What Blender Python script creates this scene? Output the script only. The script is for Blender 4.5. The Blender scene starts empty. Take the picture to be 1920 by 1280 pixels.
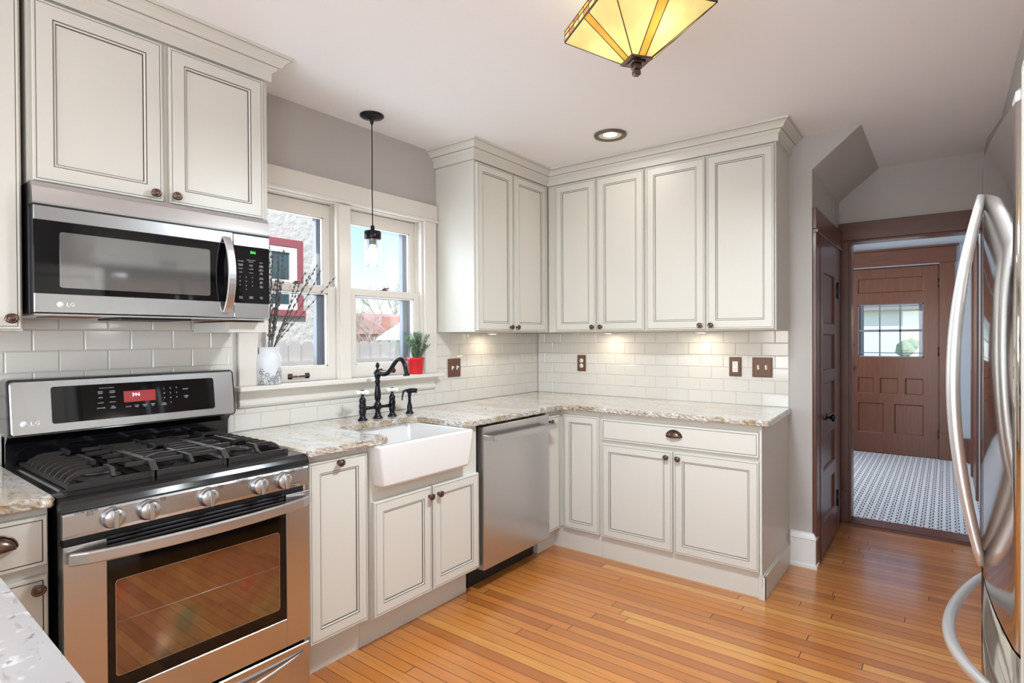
import bpy, bmesh, math, random
from mathutils import Matrix, Vector
random.seed(7)
PI=math.pi
SC=bpy.context.scene; COL=SC.collection
# ------------------------------------------------------------------ camera
cam=bpy.data.cameras.new('camera'); cam_o=bpy.data.objects.new('camera',cam); COL.objects.link(cam_o)
cam.sensor_width=36; cam.lens=1061.93/1920*36; cam.shift_y=1.75/1920; cam.clip_start=.02; cam.clip_end=300
cam_o.matrix_world=Matrix.Translation((2.6056,-3.7307,1.3404))@Matrix.Rotation(.6541,4,'Z')@Matrix.Rotation(PI/2-.007282,4,'X')@Matrix.Rotation(-.005011,4,'Z')
SC.camera=cam_o
# ------------------------------------------------------------------ world, exposure
W=bpy.data.worlds.new('world'); SC.world=W; W.use_nodes=True
wn=W.node_tree; wn.nodes.clear()
wo=wn.nodes.new('ShaderNodeOutputWorld'); bg=wn.nodes.new('ShaderNodeBackground'); sky=wn.nodes.new('ShaderNodeTexSky')
sky.sky_type='NISHITA'; sky.sun_disc=False; sky.sun_elevation=math.radians(42); sky.sun_rotation=math.radians(200); sky.dust_density=.3; sky.air_density=1.3; sky.ozone_density=3
bg.inputs['Strength'].default_value=.27
wn.links.new(sky.outputs[0],bg.inputs['Color']); wn.links.new(bg.outputs[0],wo.inputs['Surface'])
SC.view_settings.view_transform='Standard'; SC.view_settings.look='None'; SC.view_settings.gamma=1; SC.view_settings.use_curve_mapping=False
SC.view_settings.exposure=0.06
def light(name,kind,loc,energy,color=(1,1,1),size=.1,target=None,**k):
    l=bpy.data.lights.new(name,kind); l.energy=energy; l.color=color
    if kind=='AREA':
        l.shape=k.get('shape','DISK'); l.size=size
        if 'size_y' in k: l.size_y=k['size_y']
        if 'spread' in k: l.spread=k['spread']
    elif kind=='SUN': l.angle=math.radians(1)
    else: l.shadow_soft_size=size
    if kind=='SPOT': l.spot_size=math.radians(k.get('spot',110)); l.spot_blend=.8
    o=bpy.data.objects.new(name,l); o.location=loc
    d=Vector(target)-Vector(loc) if target is not None else Vector((0,0,-1))
    o.rotation_euler=d.to_track_quat('-Z','Y').to_euler(); COL.objects.link(o)
    return o
CH=2.533; ZF=-.025
light('sun','SUN',(0,0,20),5.2,(1,.95,.88),target=(-12,7,8))       # from the south-east, over the roof
WARM=(1,.97,.93); DAY=(.78,.89,1)
# added daylight, from an invented rear window behind the camera
light('added_rear_daylight','AREA',(1.6,-6.1,1.02),88,DAY,2.6,target=(1.6,0,1.0),shape='RECTANGLE',size_y=1.95)
light('added_side_daylight','AREA',(3.38,-4.75,1.45),54,DAY,1.5,target=(0,-3.3,.2),shape='RECTANGLE',size_y=1.3)  # added daylight from an invented side window, lights the left run
# recessed ceiling downlights
DOWN=[(1.040,-.732,2),(1.05,-3.0,.8),(2.2,-3.3,1),(1.1,-4.7,1),(2.4,-4.9,1)]
for i,(x,y,e) in enumerate(DOWN):
    light('downlight_glow','AREA',(x,y,CH-.012),e,WARM,.13 if i==0 else .3)
light('added_fill_below_lamp','AREA',(1.7745,-1.948,2.21),40,(.79,.91,1),.3)  # added cool fill just under the lamp, carries the room's brightness
# daylight of the entry hall from its side window
light('hall_window_daylight','AREA',(1.06,2.9,1.6),48,(.86,.92,1),1.2,target=(2.9,2.6,1.1),shape='RECTANGLE',size_y=1.3)
light('kitchen_window_daylight','AREA',(-.24,-1.75,1.6),22,DAY,1.1,target=(1.2,-1.75,1.3),shape='RECTANGLE',size_y=.8)

# ------------------------------------------------------------------ materials
def s2l(c):
    if isinstance(c,str): c=[int(c[i:i+2],16)/255 for i in (0,2,4)]
    return tuple(x/12.92 if x<=.04045 else ((x+.055)/1.055)**2.4 for x in c)
def mat(name,col,rough=.5,metal=0,coat=0,emis=None,es=0,noise=0,nscale=20,bump=0,bscale=60,stretch=None,spec=.5,ior=1.5,aniso=0,trans=0,col2=None,alpha=1):
    m=bpy.data.materials.new(name); m.use_nodes=True; nt=m.node_tree; b=nt.nodes['Principled BSDF']
    c=s2l(col); b.inputs['Base Color'].default_value=(*c,1); b.inputs['Roughness'].default_value=rough; b.inputs['Metallic'].default_value=metal
    b.inputs['Coat Weight'].default_value=coat; b.inputs['Coat Roughness'].default_value=.08
    b.inputs['Specular IOR Level'].default_value=spec; b.inputs['IOR'].default_value=ior; b.inputs['Anisotropic'].default_value=aniso
    b.inputs['Transmission Weight'].default_value=trans; b.inputs['Alpha'].default_value=alpha
    if emis: b.inputs['Emission Color'].default_value=(*s2l(emis),1); b.inputs['Emission Strength'].default_value=es
    tc=nt.nodes.new('ShaderNodeTexCoord'); mp=nt.nodes.new('ShaderNodeMapping'); nt.links.new(tc.outputs['Object'],mp.inputs[0])
    if stretch: mp.inputs['Scale'].default_value=stretch
    if noise:
        n=nt.nodes.new('ShaderNodeTexNoise'); n.inputs['Scale'].default_value=nscale; n.inputs['Detail'].default_value=4; nt.links.new(mp.outputs[0],n.inputs['Vector'])
        r=nt.nodes.new('ShaderNodeMix'); r.data_type='RGBA'; nt.links.new(n.outputs['Fac'],r.inputs['Factor'])
        c2=s2l(col2) if col2 else tuple(min(1,x*(1+noise)) for x in c); r.inputs['A'].default_value=(*[x*(1-noise) for x in c],1) if not col2 else (*c,1); r.inputs['B'].default_value=(*c2,1)
        nt.links.new(r.outputs['Result'],b.inputs['Base Color'])
    if bump:
        n=nt.nodes.new('ShaderNodeTexNoise'); n.inputs['Scale'].default_value=bscale; n.inputs['Detail'].default_value=3; nt.links.new(mp.outputs[0],n.inputs['Vector'])
        bu=nt.nodes.new('ShaderNodeBump'); bu.inputs['Strength'].default_value=bump; bu.inputs['Distance'].default_value=.002; nt.links.new(n.outputs['Fac'],bu.inputs['Height']); nt.links.new(bu.outputs[0],b.inputs['Normal'])
    return m
class N:   # tiny node helper
    def __init__(s,nt): s.nt=nt
    def n(s,t,**k):
        x=s.nt.nodes.new(t)
        for a,v in k.items(): setattr(x,a,v)
        return x
    def m(s,op,a,b=None,c=None):
        x=s.nt.nodes.new('ShaderNodeMath'); x.operation=op
        for i,v in enumerate((a,b,c)):
            if v is None: continue
            if isinstance(v,(int,float)): x.inputs[i].default_value=v
            else: s.nt.links.new(v,x.inputs[i])
        return x.outputs[0]
    def mix(s,f,a,b):
        x=s.nt.nodes.new('ShaderNodeMix'); x.data_type='RGBA'
        for nme,v in (('Factor',f),('A',a),('B',b)):
            if isinstance(v,(int,float)): x.inputs[nme].default_value=v
            elif isinstance(v,tuple): x.inputs[nme].default_value=(*v,1)
            else: s.nt.links.new(v,x.inputs[nme])
        return x.outputs['Result']
    def L(s,a,b): s.nt.links.new(a,b)

M={}
M['wall']=mat('greige_paint','BEB8B3',.6,noise=.02,nscale=2,bump=.08,bscale=180)
M['hallwall']=mat('hall_blue_grey_paint','AAB0B8',.6,bump=.05,bscale=180)
M['ceiling']=mat('ceiling_paint','F6F4F4',.7)
M['trimw']=mat('window_trim_paint','E3DCD2',.38,noise=.01,nscale=3)
M['cab']=mat('cream_cabinet_paint','D6D2C8',.36,noise=.012,nscale=4)
M['glaze']=mat('brown_glaze_line','3F332B',.5)
M['white']=mat('white_enamel_trim','EAE7E4',.4)
M['bronze']=mat('oil_rubbed_bronze','6B574D',.26,metal=.85,noise=.25,nscale=40)
M['blackmetal']=mat('black_faucet_metal','26242A',.22,metal=.7)
M['steel']=mat('brushed_stainless','C9C8C9',.25,metal=1,noise=.05,nscale=14,stretch=(1,1,60),bump=.03,bscale=40)
M['steelh']=mat('satin_handle_steel','CDCCCC',.34,metal=1)
M['fridge_steel']=mat('fridge_door_stainless','C9C4BE',.07,metal=1)
M['fridge_handle']=mat('satin_silver_handle','DAD8D8',.34,metal=.8)
M['black']=mat('black_enamel','0E0D0F',.14,coat=.4)
M['blackm']=mat('matte_black_plastic','17161A',.5)
M['iron']=mat('cast_iron_grate','2B2623',.42,bump=.3,bscale=150,spec=.6)
M['cap']=mat('burner_cap_iron','232225',.36)
M['alu']=mat('burner_aluminium','4A4745',.45,metal=.8)
M['blackglass']=mat('black_glass','0C0A0C',.05,spec=.5,ior=1.45)
M['mwglass']=mat('microwave_window_glass','5B5856',.06,spec=1,ior=2.0)
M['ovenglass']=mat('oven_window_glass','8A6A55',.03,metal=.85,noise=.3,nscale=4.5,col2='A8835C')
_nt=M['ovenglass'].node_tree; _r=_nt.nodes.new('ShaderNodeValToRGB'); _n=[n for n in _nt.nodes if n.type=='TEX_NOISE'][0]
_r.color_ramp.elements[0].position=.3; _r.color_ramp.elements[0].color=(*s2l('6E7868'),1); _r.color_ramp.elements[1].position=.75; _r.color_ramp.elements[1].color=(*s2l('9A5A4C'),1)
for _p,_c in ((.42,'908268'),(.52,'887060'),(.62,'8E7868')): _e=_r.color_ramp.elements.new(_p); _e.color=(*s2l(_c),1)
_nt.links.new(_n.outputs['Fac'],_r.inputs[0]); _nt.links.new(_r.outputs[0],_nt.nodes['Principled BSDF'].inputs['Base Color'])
M['porc']=mat('white_fireclay','E4E0DD',.12,coat=.5)
M['porch']=mat('white_porcelain_handle','F1F1F2',.1,coat=.5)
M['grout']=mat('grey_grout','C6C1BA',.8)
M['tile']=mat('glazed_white_tile','DDD8D0',.1,noise=.03,nscale=3,coat=.3)
M['brown']=mat('brown_switch_plate','6B4B3D',.35,metal=.3,noise=.15,nscale=60)
M['ivory']=mat('ivory_plastic','F0E8DC',.35)
M['red']=mat('red_plastic_pot','D8161F',.3)
M['soil']=mat('potting_soil','3B2A20',.9)
M['leaf']=mat('rosemary_green','5F7D55',.5,noise=.3,nscale=50,col2='8FA888')
M['stem']=mat('willow_stem','4B403D',.6)
M['bud']=mat('willow_bud','6E6763',.8,noise=.3,nscale=90)
M['txt']=mat('pale_key_lettering','C9C9C9',.5)
M['txtdark']=mat('dark_lettering','4A4746',.5)
M['logo']=mat('silver_logo','F4F2F0',.3,metal=0)
M['green']=mat('green_display_digits','3CFF5A',.5,emis='55F060',es=1.6)
M['cyan']=mat('blue_white_display_digits','CFE6FF',.5,emis='CFE6FF',es=1.5)
M['redpanel']=mat('red_display_panel','8E2A2A',.25,emis='A02828',es=.35)
M['orangefilter']=mat('copper_mesh_filter','8A5A38',.5,metal=.5)
M['pane']=None
M['led']=mat('lit_lamp_lens','FFFFFF',.5,emis='FFF3DD',es=6)
M['lampbronze']=mat('bronze_lamp_trim','6E6258',.4,metal=.4)
M['fence']=mat('grey_fence_boards','BDB7B2',.8,noise=.2,nscale=6,stretch=(1,1,.15))
M['stucco']=mat('rough_stucco','CFC9C2',.9,noise=.12,nscale=9,bump=1,bscale=14)
M['redframe']=mat('red_window_frame','A2555A',.5)
M['darkglass']=mat('dark_window_glass','3E5358',.1)
M['storm']=mat('grey_storm_frame','6E7078',.5)
M['roof']=mat('pinkish_roof','D09A92',.8,noise=.15,nscale=2)
M['bark']=mat('tree_bark','B0A69E',.9)
M['grass']=mat('lawn_grass','7E9A5C',.95,noise=.3,nscale=2)
M['pave']=mat('pale_pavement','C9C5BE',.9,noise=.1,nscale=1)
M['siding']=mat('white_siding','E4E0DC',.8)
M['bag']=M['grass']
# stucco bump distance bigger
for nd in M['stucco'].node_tree.nodes:
    if nd.type=='BUMP': nd.inputs['Distance'].default_value=.03

def glassmat(name,tint=(1,1,1),refl=.08,rough=0.0,fr=.22):
    m=bpy.data.materials.new(name); m.use_nodes=True; nt=m.node_tree; nt.nodes.clear(); k=N(nt)
    o=k.n('ShaderNodeOutputMaterial'); t=k.n('ShaderNodeBsdfTransparent'); t.inputs[0].default_value=(*tint,1)
    g=k.n('ShaderNodeBsdfGlossy'); g.inputs['Roughness'].default_value=rough
    lw=k.n('ShaderNodeLayerWeight'); lw.inputs['Blend'].default_value=.35
    f=k.m('MULTIPLY_ADD',lw.outputs['Fresnel'],fr,refl*.3)
    mx=k.n('ShaderNodeMixShader'); k.L(f,mx.inputs[0]); k.L(t.outputs[0],mx.inputs[1]); k.L(g.outputs[0],mx.inputs[2]); k.L(mx.outputs[0],o.inputs[0])
    return m
M['pane']=glassmat('window_glass',(.93,.95,.97))
M['jar']=glassmat('clear_jar_glass',(.96,.97,.98),.5)
M['frost']=mat('frosted_glass','E3E3E6',.4,noise=.05)

def floor_mat():
    m=bpy.data.materials.new('pine_strip_floor'); m.use_nodes=True; nt=m.node_tree; k=N(nt); b=nt.nodes['Principled BSDF']
    tc=k.n('ShaderNodeTexCoord'); sx=k.n('ShaderNodeSeparateXYZ'); k.L(tc.outputs['Object'],sx.inputs[0]); x,y=sx.outputs[0],sx.outputs[1]
    w=.0572
    row=k.m('FLOOR',k.m('DIVIDE',y,w)); fy=k.m('FRACT',k.m('DIVIDE',y,w))
    wn1=k.n('ShaderNodeTexWhiteNoise',noise_dimensions='1D'); k.L(row,wn1.inputs['W'])
    xo=k.m('ADD',k.m('DIVIDE',x,1.75),k.m('MULTIPLY',wn1.outputs[0],7.3)); colx=k.m('FLOOR',xo); fx=k.m('FRACT',xo)
    cb=k.n('ShaderNodeCombineXYZ'); k.L(row,cb.inputs[0]); k.L(colx,cb.inputs[1])
    wn2=k.n('ShaderNodeTexWhiteNoise',noise_dimensions='3D'); k.L(cb.outputs[0],wn2.inputs['Vector'])
    r=k.n('ShaderNodeValToRGB'); e=r.color_ramp.elements
    e[0].position=0; e[0].color=(*s2l('AC6630'),1); e[1].position=1; e[1].color=(*s2l('D8994F'),1)
    for p,c in ((.25,'C07837'),(.5,'CC8640'),(.75,'C87A3A'),(.9,'D28E46')):
        q=e.new(p); q.color=(*s2l(c),1)
    k.L(wn2.outputs['Value'],r.inputs[0])
    # grain
    mp=k.n('ShaderNodeMapping'); mp.inputs['Scale'].default_value=(1.6,38,1); k.L(tc.outputs['Object'],mp.inputs[0])
    ad=k.n('ShaderNodeVectorMath',operation='ADD'); k.L(mp.outputs[0],ad.inputs[0]); k.L(wn2.outputs['Color'],ad.inputs[1])
    sc=k.n('ShaderNodeVectorMath',operation='SCALE'); k.L(wn2.outputs['Color'],sc.inputs[0]); sc.inputs['Scale'].default_value=30; k.L(sc.outputs[0],ad.inputs[1])
    gn=k.n('ShaderNodeTexNoise'); gn.inputs['Scale'].default_value=2.2; gn.inputs['Detail'].default_value=6; gn.inputs['Distortion'].default_value=.6; k.L(ad.outputs[0],gn.inputs['Vector'])
    g=k.m('MULTIPLY',k.m('SUBTRACT',gn.outputs['Fac'],.42),1.5); gcl=k.n('ShaderNodeClamp'); k.L(g,gcl.inputs[0])
    c1=k.mix(gcl.outputs[0],r.outputs[0],s2l('9A5A2C'))
    # knots
    vo=k.n('ShaderNodeTexVoronoi'); vo.inputs['Scale'].default_value=1.4; mp2=k.n('ShaderNodeMapping'); mp2.inputs['Scale'].default_value=(1,2.2,1); k.L(tc.outputs['Object'],mp2.inputs[0]); k.L(mp2.outputs[0],vo.inputs['Vector'])
    kn=k.m('LESS_THAN',vo.outputs['Distance'],.022)
    c2=k.mix(k.m('MULTIPLY',kn,.6),c1,s2l('6B3A1E'))
    # seams
    s1=k.m('LESS_THAN',fy,.05); s2=k.m('LESS_THAN',fx,.0022)
    sm=k.m('MAXIMUM',s1,s2)
    c3=k.mix(k.m('MULTIPLY',sm,.95),c2,s2l('3A2214'))
    k.L(c3,b.inputs['Base Color']); b.inputs['Roughness'].default_value=.3; b.inputs['Coat Weight'].default_value=.55; b.inputs['Coat Roughness'].default_value=.13
    # waviness + seams bump
    bn=k.n('ShaderNodeTexNoise'); bn.inputs['Scale'].default_value=5
    h=k.m('ADD',k.m('MULTIPLY',bn.outputs['Fac'],.3),k.m('ADD',k.m('MULTIPLY',sm,-1),k.m('MULTIPLY',wn2.outputs['Value'],.25)))
    k.L(tc.outputs['Object'],bn.inputs['Vector'])
    bu=k.n('ShaderNodeBump'); bu.inputs['Strength'].default_value=.35; bu.inputs['Distance'].default_value=.0015; k.L(h,bu.inputs['Height']); k.L(bu.outputs[0],b.inputs['Normal']); k.L(bu.outputs[0],b.inputs['Coat Normal'])
    return m
M['floor']=floor_mat()

def tilefloor_mat():
    m=bpy.data.materials.new('mosaic_key_tile_floor'); m.use_nodes=True; nt=m.node_tree; k=N(nt); b=nt.nodes['Principled BSDF']
    tc=k.n('ShaderNodeTexCoord'); sx=k.n('ShaderNodeSeparateXYZ'); k.L(tc.outputs['Object'],sx.inputs[0]); x,y=sx.outputs[0],sx.outputs[1]
    p=.050; q=.084
    fy=k.m('FRACT',k.m('DIVIDE',y,q)); sq=k.m('GREATER_THAN',fy,.5)
    u=k.m('FRACT',k.m('DIVIDE',x,p)); pos=k.m('MULTIPLY_ADD',sq,.38,.2)
    a=k.m('LESS_THAN',k.m('ABSOLUTE',k.m('SUBTRACT',u,pos)),.07)
    d1=k.m('ABSOLUTE',k.m('SUBTRACT',fy,.5)); d2=k.m('SUBTRACT',.5,d1)   # distance to 0 / .5
    edge=k.m('LESS_THAN',k.m('MINIMUM',d1,d2),.045)
    inr=k.m('MULTIPLY',k.m('GREATER_THAN',u,.13),k.m('LESS_THAN',u,.65))
    black=k.m('MAXIMUM',a,k.m('MULTIPLY',edge,inr))
    # small grout net
    gx=k.m('LESS_THAN',k.m('FRACT',k.m('DIVIDE',x,p/3)),.1); gy=k.m('LESS_THAN',k.m('FRACT',k.m('DIVIDE',y,q/2)),.09)
    gr=k.m('MULTIPLY',k.m('MAXIMUM',gx,gy),.25)
    c=k.mix(gr,s2l('D8DCE2'),s2l('8F9298')); c=k.mix(black,c,s2l('1F1F22'))
    k.L(c,b.inputs['Base Color']); b.inputs['Roughness'].default_value=.3
    return m
M['mosaic']=tilefloor_mat()

def granite_mat(name,base,tan,vein,rough=.12,scale=1.0,edge=False):
    m=bpy.data.materials.new(name); m.use_nodes=True; nt=m.node_tree; k=N(nt); b=nt.nodes['Principled BSDF']
    tc=k.n('ShaderNodeTexCoord'); mp=k.n('ShaderNodeMapping'); mp.inputs['Rotation'].default_value=(0,0,.5); mp.inputs['Scale'].default_value=(1*scale,2.6*scale,1*scale); k.L(tc.outputs['Object'],mp.inputs[0])
    def noi(s,d,ds=0,v=None):
        n=k.n('ShaderNodeTexNoise'); n.inputs['Scale'].default_value=s; n.inputs['Detail'].default_value=d; n.inputs['Distortion'].default_value=ds; k.L(v or mp.outputs[0],n.inputs['Vector']); return n.outputs['Fac']
    def ramp(f,a,bb):
        mr=k.n('ShaderNodeMapRange'); k.L(f,mr.inputs[0]); mr.inputs[1].default_value=a; mr.inputs[2].default_value=bb; return mr.outputs[0]
    c=k.mix(ramp(noi(2.2,3,.4),.42,.66),s2l(base),s2l(tan))
    c=k.mix(k.m('MULTIPLY',ramp(noi(5,8,1.4),.5,.68),.65),c,s2l('B9B4B6'))
    c=k.mix(k.m('MULTIPLY',ramp(noi(11,8,2.2),.58,.7),.75 if not edge else 1),c,s2l(vein))
    c=k.mix(k.m('MULTIPLY',ramp(noi(38,3,.3,tc.outputs['Object']),.6,.7),.6),c,s2l('F2EEE9'))
    c=k.mix(k.m('MULTIPLY',ramp(noi(60,2,.5,tc.outputs['Object']),.66,.72),.55 if not edge else .9),c,s2l('4A4240'))
    k.L(c,b.inputs['Base Color']); b.inputs['Roughness'].default_value=rough; b.inputs['Coat Weight'].default_value=0 if edge else .4
    return m
M['granite']=granite_mat('polished_granite','DEDAD6','D2C0A4','77717A')
M['granedge']=granite_mat('chiselled_granite_edge','C4BDB4','A08660','35303A',.45,2.2,True)
M['granitew']=granite_mat('white_granite','BFBCBB','B3AAA3','918E94',.25,.8)

def wood_mat(name,c1,c2,rough=.35,axis='z'):
    m=bpy.data.materials.new(name); m.use_nodes=True; nt=m.node_tree; k=N(nt); b=nt.nodes['Principled BSDF']
    tc=k.n('ShaderNodeTexCoord'); mp=k.n('ShaderNodeMapping'); mp.inputs['Scale'].default_value=(14,14,1.2) if axis=='z' else (1.2,14,14); k.L(tc.outputs['Object'],mp.inputs[0])
    n=k.n('ShaderNodeTexNoise'); n.inputs['Scale'].default_value=3; n.inputs['Detail'].default_value=5; n.inputs['Distortion'].default_value=.8; k.L(mp.outputs[0],n.inputs['Vector'])
    k.L(k.mix(n.outputs['Fac'],s2l(c1),s2l(c2)),b.inputs['Base Color']); b.inputs['Roughness'].default_value=rough; b.inputs['Coat Weight'].default_value=.2; b.inputs['Coat Roughness'].default_value=.15
    return m
M['wood']=wood_mat('dark_stained_oak','42221A','74402A')
M['woodh']=wood_mat('dark_stained_oak_rail','42221A','74402A',axis='x')
M['woodlight']=wood_mat('warm_stained_oak','4A2818','74422A')

def lampglass(name,c,es):
    m=bpy.data.materials.new(name); m.use_nodes=True; nt=m.node_tree; nt.nodes.clear(); k=N(nt)
    o=k.n('ShaderNodeOutputMaterial'); tr=k.n('ShaderNodeBsdfTranslucent'); di=k.n('ShaderNodeBsdfDiffuse'); em=k.n('ShaderNodeEmission')
    tc=k.n('ShaderNodeTexCoord'); n=k.n('ShaderNodeTexNoise'); n.inputs['Scale'].default_value=9; n.inputs['Detail'].default_value=4; k.L(tc.outputs['Object'],n.inputs['Vector'])
    cc=k.mix(n.outputs['Fac'],tuple(x*.6 for x in s2l(c)),tuple(min(1,x*1.3+.02) for x in s2l(c)))
    for q in (tr,di): k.L(cc,q.inputs[0])
    k.L(cc,em.inputs[0]); em.inputs[1].default_value=es
    a=k.n('ShaderNodeMixShader'); a.inputs[0].default_value=.25; k.L(tr.outputs[0],a.inputs[1]); k.L(di.outputs[0],a.inputs[2])
    s=k.n('ShaderNodeAddShader'); k.L(a.outputs[0],s.inputs[0]); k.L(em.outputs[0],s.inputs[1]); k.L(s.outputs[0],o.inputs[0])
    return m
M['glcream']=lampglass('lit_cream_art_glass','F0D898',.28)
M['glamber']=lampglass('lit_amber_art_glass','E9A446',.38)
M['glpink']=lampglass('lit_rose_art_glass','C98E70',.3)
M['glyellow']=lampglass('lit_yellow_art_glass','ECC268',.4)

# ------------------------------------------------------------------ mesh builder
class MB:
    def __init__(s): s.bm=bmesh.new()
    def _merge(s,tmp,mi=0,mx=None,smooth=False):
        if mx is not None: bmesh.ops.transform(tmp,matrix=mx,verts=tmp.verts)
        vm={}
        for v in tmp.verts: vm[v]=s.bm.verts.new(v.co)
        for f in tmp.faces:
            try: nf=s.bm.faces.new([vm[v] for v in f.verts]); nf.material_index=mi; nf.smooth=smooth
            except ValueError: pass
        tmp.free(); return s
    def box(s,x0,x1,y0,y1,z0,z1,bev=0,mi=0,mx=None,seg=1,smooth=False):
        t=bmesh.new(); bmesh.ops.create_cube(t,size=1)
        for v in t.verts: v.co=Vector(((x0+x1)/2+v.co.x*(x1-x0),(y0+y1)/2+v.co.y*(y1-y0),(z0+z1)/2+v.co.z*(z1-z0)))
        if bev: bmesh.ops.bevel(t,geom=list(t.edges),offset=bev,segments=seg,profile=.5,affect='EDGES')
        return s._merge(t,mi,mx,smooth)
    def face(s,pts,mi=0):
        try: f=s.bm.faces.new([s.bm.verts.new(p) for p in pts]); f.material_index=mi
        except ValueError: pass
        return s
    def rings(s,rects,cap=True,mi_cap=0,sm=False):
        """rects: list of (loop of points, material of the band that leads to it)"""
        prev=None
        for loop,mi in rects:
            vs=[s.bm.verts.new(p) for p in loop]
            if prev:
                n=len(vs)
                for i in range(n):
                    f=s.bm.faces.new([prev[i],prev[(i+1)%n],vs[(i+1)%n],vs[i]]); f.material_index=mi; f.smooth=sm
            prev=vs
        if cap: f=s.bm.faces.new(prev); f.material_index=mi_cap
        return s
    def lathe(s,prof,mx=None,seg=24,mi=0,smooth=True,sx=1,caps=True):
        t=bmesh.new(); L=[]
        for r,z in prof:
            L.append([t.verts.new((r*math.cos(2*PI*i/seg)*sx,r*math.sin(2*PI*i/seg),z)) for i in range(seg)])
        for a,b in zip(L,L[1:]):
            for i in range(seg):
                try: t.faces.new([a[i],a[(i+1)%seg],b[(i+1)%seg],b[i]])
                except ValueError: pass
        if caps:
            t.faces.new(L[0][::-1]); t.faces.new(L[-1])
        bmesh.ops.remove_doubles(t,verts=t.verts,dist=1e-6)
        return s._merge(t,mi,mx,smooth)
    def tube(s,pts,rad,seg=12,mi=0,smooth=True,flat=1.0,up=(0,0,1)):
        pts=[Vector(p) for p in pts]; n=len(pts)
        if not isinstance(rad,(list,tuple)): rad=[rad]*n
        t=bmesh.new(); L=[]; prevu=None
        for i,p in enumerate(pts):
            d=(pts[min(i+1,n-1)]-pts[max(i-1,0)]).normalized()
            ref=Vector(up) if prevu is None else prevu
            u=ref-d*ref.dot(d)
            if u.length<1e-4: u=Vector((1,0,0))-d*d.x
            u.normalize(); prevu=u; v=d.cross(u)
            L.append([t.verts.new(p+u*rad[i]*math.cos(2*PI*k/seg)+v*rad[i]*flat*math.sin(2*PI*k/seg)) for k in range(seg)])
        for a,b in zip(L,L[1:]):
            for i in range(seg): t.faces.new([a[i],a[(i+1)%seg],b[(i+1)%seg],b[i]])
        t.faces.new(L[0][::-1]); t.faces.new(L[-1])
        return s._merge(t,mi,None,smooth)
    def bar(s,pts,w,h,mi=0,up=(0,0,1)):
        """rectangular section swept along pts (width w sideways, height h along up)"""
        pts=[Vector(p) for p in pts]; n=len(pts); L=[]; t=bmesh.new()
        for i,p in enumerate(pts):
            d=(pts[min(i+1,n-1)]-pts[max(i-1,0)]).normalized(); u=Vector(up); u=(u-d*u.dot(d)).normalized(); v=d.cross(u)
            L.append([t.verts.new(p+v*a*w/2+u*b*h/2) for a,b in ((-1,-1),(1,-1),(1,1),(-1,1))])
        for a,b in zip(L,L[1:]):
            for i in range(4): t.faces.new([a[i],a[(i+1)%4],b[(i+1)%4],b[i]])
        t.faces.new(L[0][::-1]); t.faces.new(L[-1])
        return s._merge(t,mi)
    def prism(s,poly,z0,z1,mi=0,mi_side=None,bev=0,axis='z',smooth=False):
        def P(a,b,c): return {'z':(a,b,c),'y':(a,c,b),'x':(c,a,b)}[axis]
        t=bmesh.new(); lo=[t.verts.new(P(a,b,z0)) for a,b in poly]; hi=[t.verts.new(P(a,b,z1)) for a,b in poly]; n=len(poly)
        fs=[t.faces.new(lo[::-1]),t.faces.new(hi)]
        for i in range(n):
            f=t.faces.new([lo[i],lo[(i+1)%n],hi[(i+1)%n],hi[i]]); f.material_index=1
        if bev: bmesh.ops.bevel(t,geom=[e for e in t.edges],offset=bev,segments=2,affect='EDGES')
        vm={v:s.bm.verts.new(v.co) for v in t.verts}
        for f in t.faces:
            nf=s.bm.faces.new([vm[v] for v in f.verts]); nf.material_index=(mi if f.material_index==0 else (mi if mi_side is None else mi_side))
        t.free(); return s
    def sweep(s,path,prof,mi=None,closed=False):
        """path: 2D points, prof: (out,z); out is to the right of the path direction. mi: list per segment"""
        P=[Vector(p) for p in path]; n=len(P); offs=[]
        for i in range(n):
            d0=(P[i]-P[i-1]).normalized() if i>0 else None; d1=(P[i+1]-P[i]).normalized() if i<n-1 else None
            def rt(d): return Vector((d.y,-d.x))
            if d0 is None: offs.append(rt(d1))
            elif d1 is None: offs.append(rt(d0))
            else:
                a=rt(d0);b=rt(d1); m_=(a+b).normalized(); offs.append(m_/max(.2,m_.dot(a)))
        V=[[s.bm.verts.new((P[i].x+offs[i].x*o,P[i].y+offs[i].y*o,z)) for o,z in prof] for i in range(n)]
        for i in range(n-1):
            for j in range(len(prof)-1):
                f=s.bm.faces.new([V[i][j],V[i+1][j],V[i+1][j+1],V[i][j+1]]); f.material_index=mi[j] if mi else 0
        s.bm.faces.new(V[0]); s.bm.faces.new(V[-1][::-1]); return s
    def build(s,name,mats,parent=None,loc=None,smooth_angle=None,recalc=True):
        bm=s.bm
        if recalc: bmesh.ops.recalc_face_normals(bm,faces=bm.faces)
        me=bpy.data.meshes.new(name); bm.to_mesh(me); bm.free()
        if not isinstance(mats,(list,tuple)): mats=[mats]
        for m in mats: me.materials.append(M[m] if isinstance(m,str) else m)
        o=bpy.data.objects.new(name,me); COL.objects.link(o)
        if parent: o.parent=parent
        if loc: o.location=loc
        return o
def tag(o,label,cat,group=None):
    o['label']=label; o['category']=cat
    if group: o['group']=group
    return o
def thing(name,label,cat,loc=(0,0,0),rz=0,group=None):
    o=bpy.data.objects.new(name,None); o.empty_display_size=.05; COL.objects.link(o); o.location=loc; o.rotation_euler=(0,0,rz)
    return tag(o,label,cat,group)
def struct(name,mb,mats,loc=None):
    o=mb.build(name,mats,loc=loc); o['kind']='structure'; return o
def copy_tree(o,parent=None):
    c=o.copy(); COL.objects.link(c); c.parent=parent
    for ch in list(o.children): copy_tree(ch,c)
    return c
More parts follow.
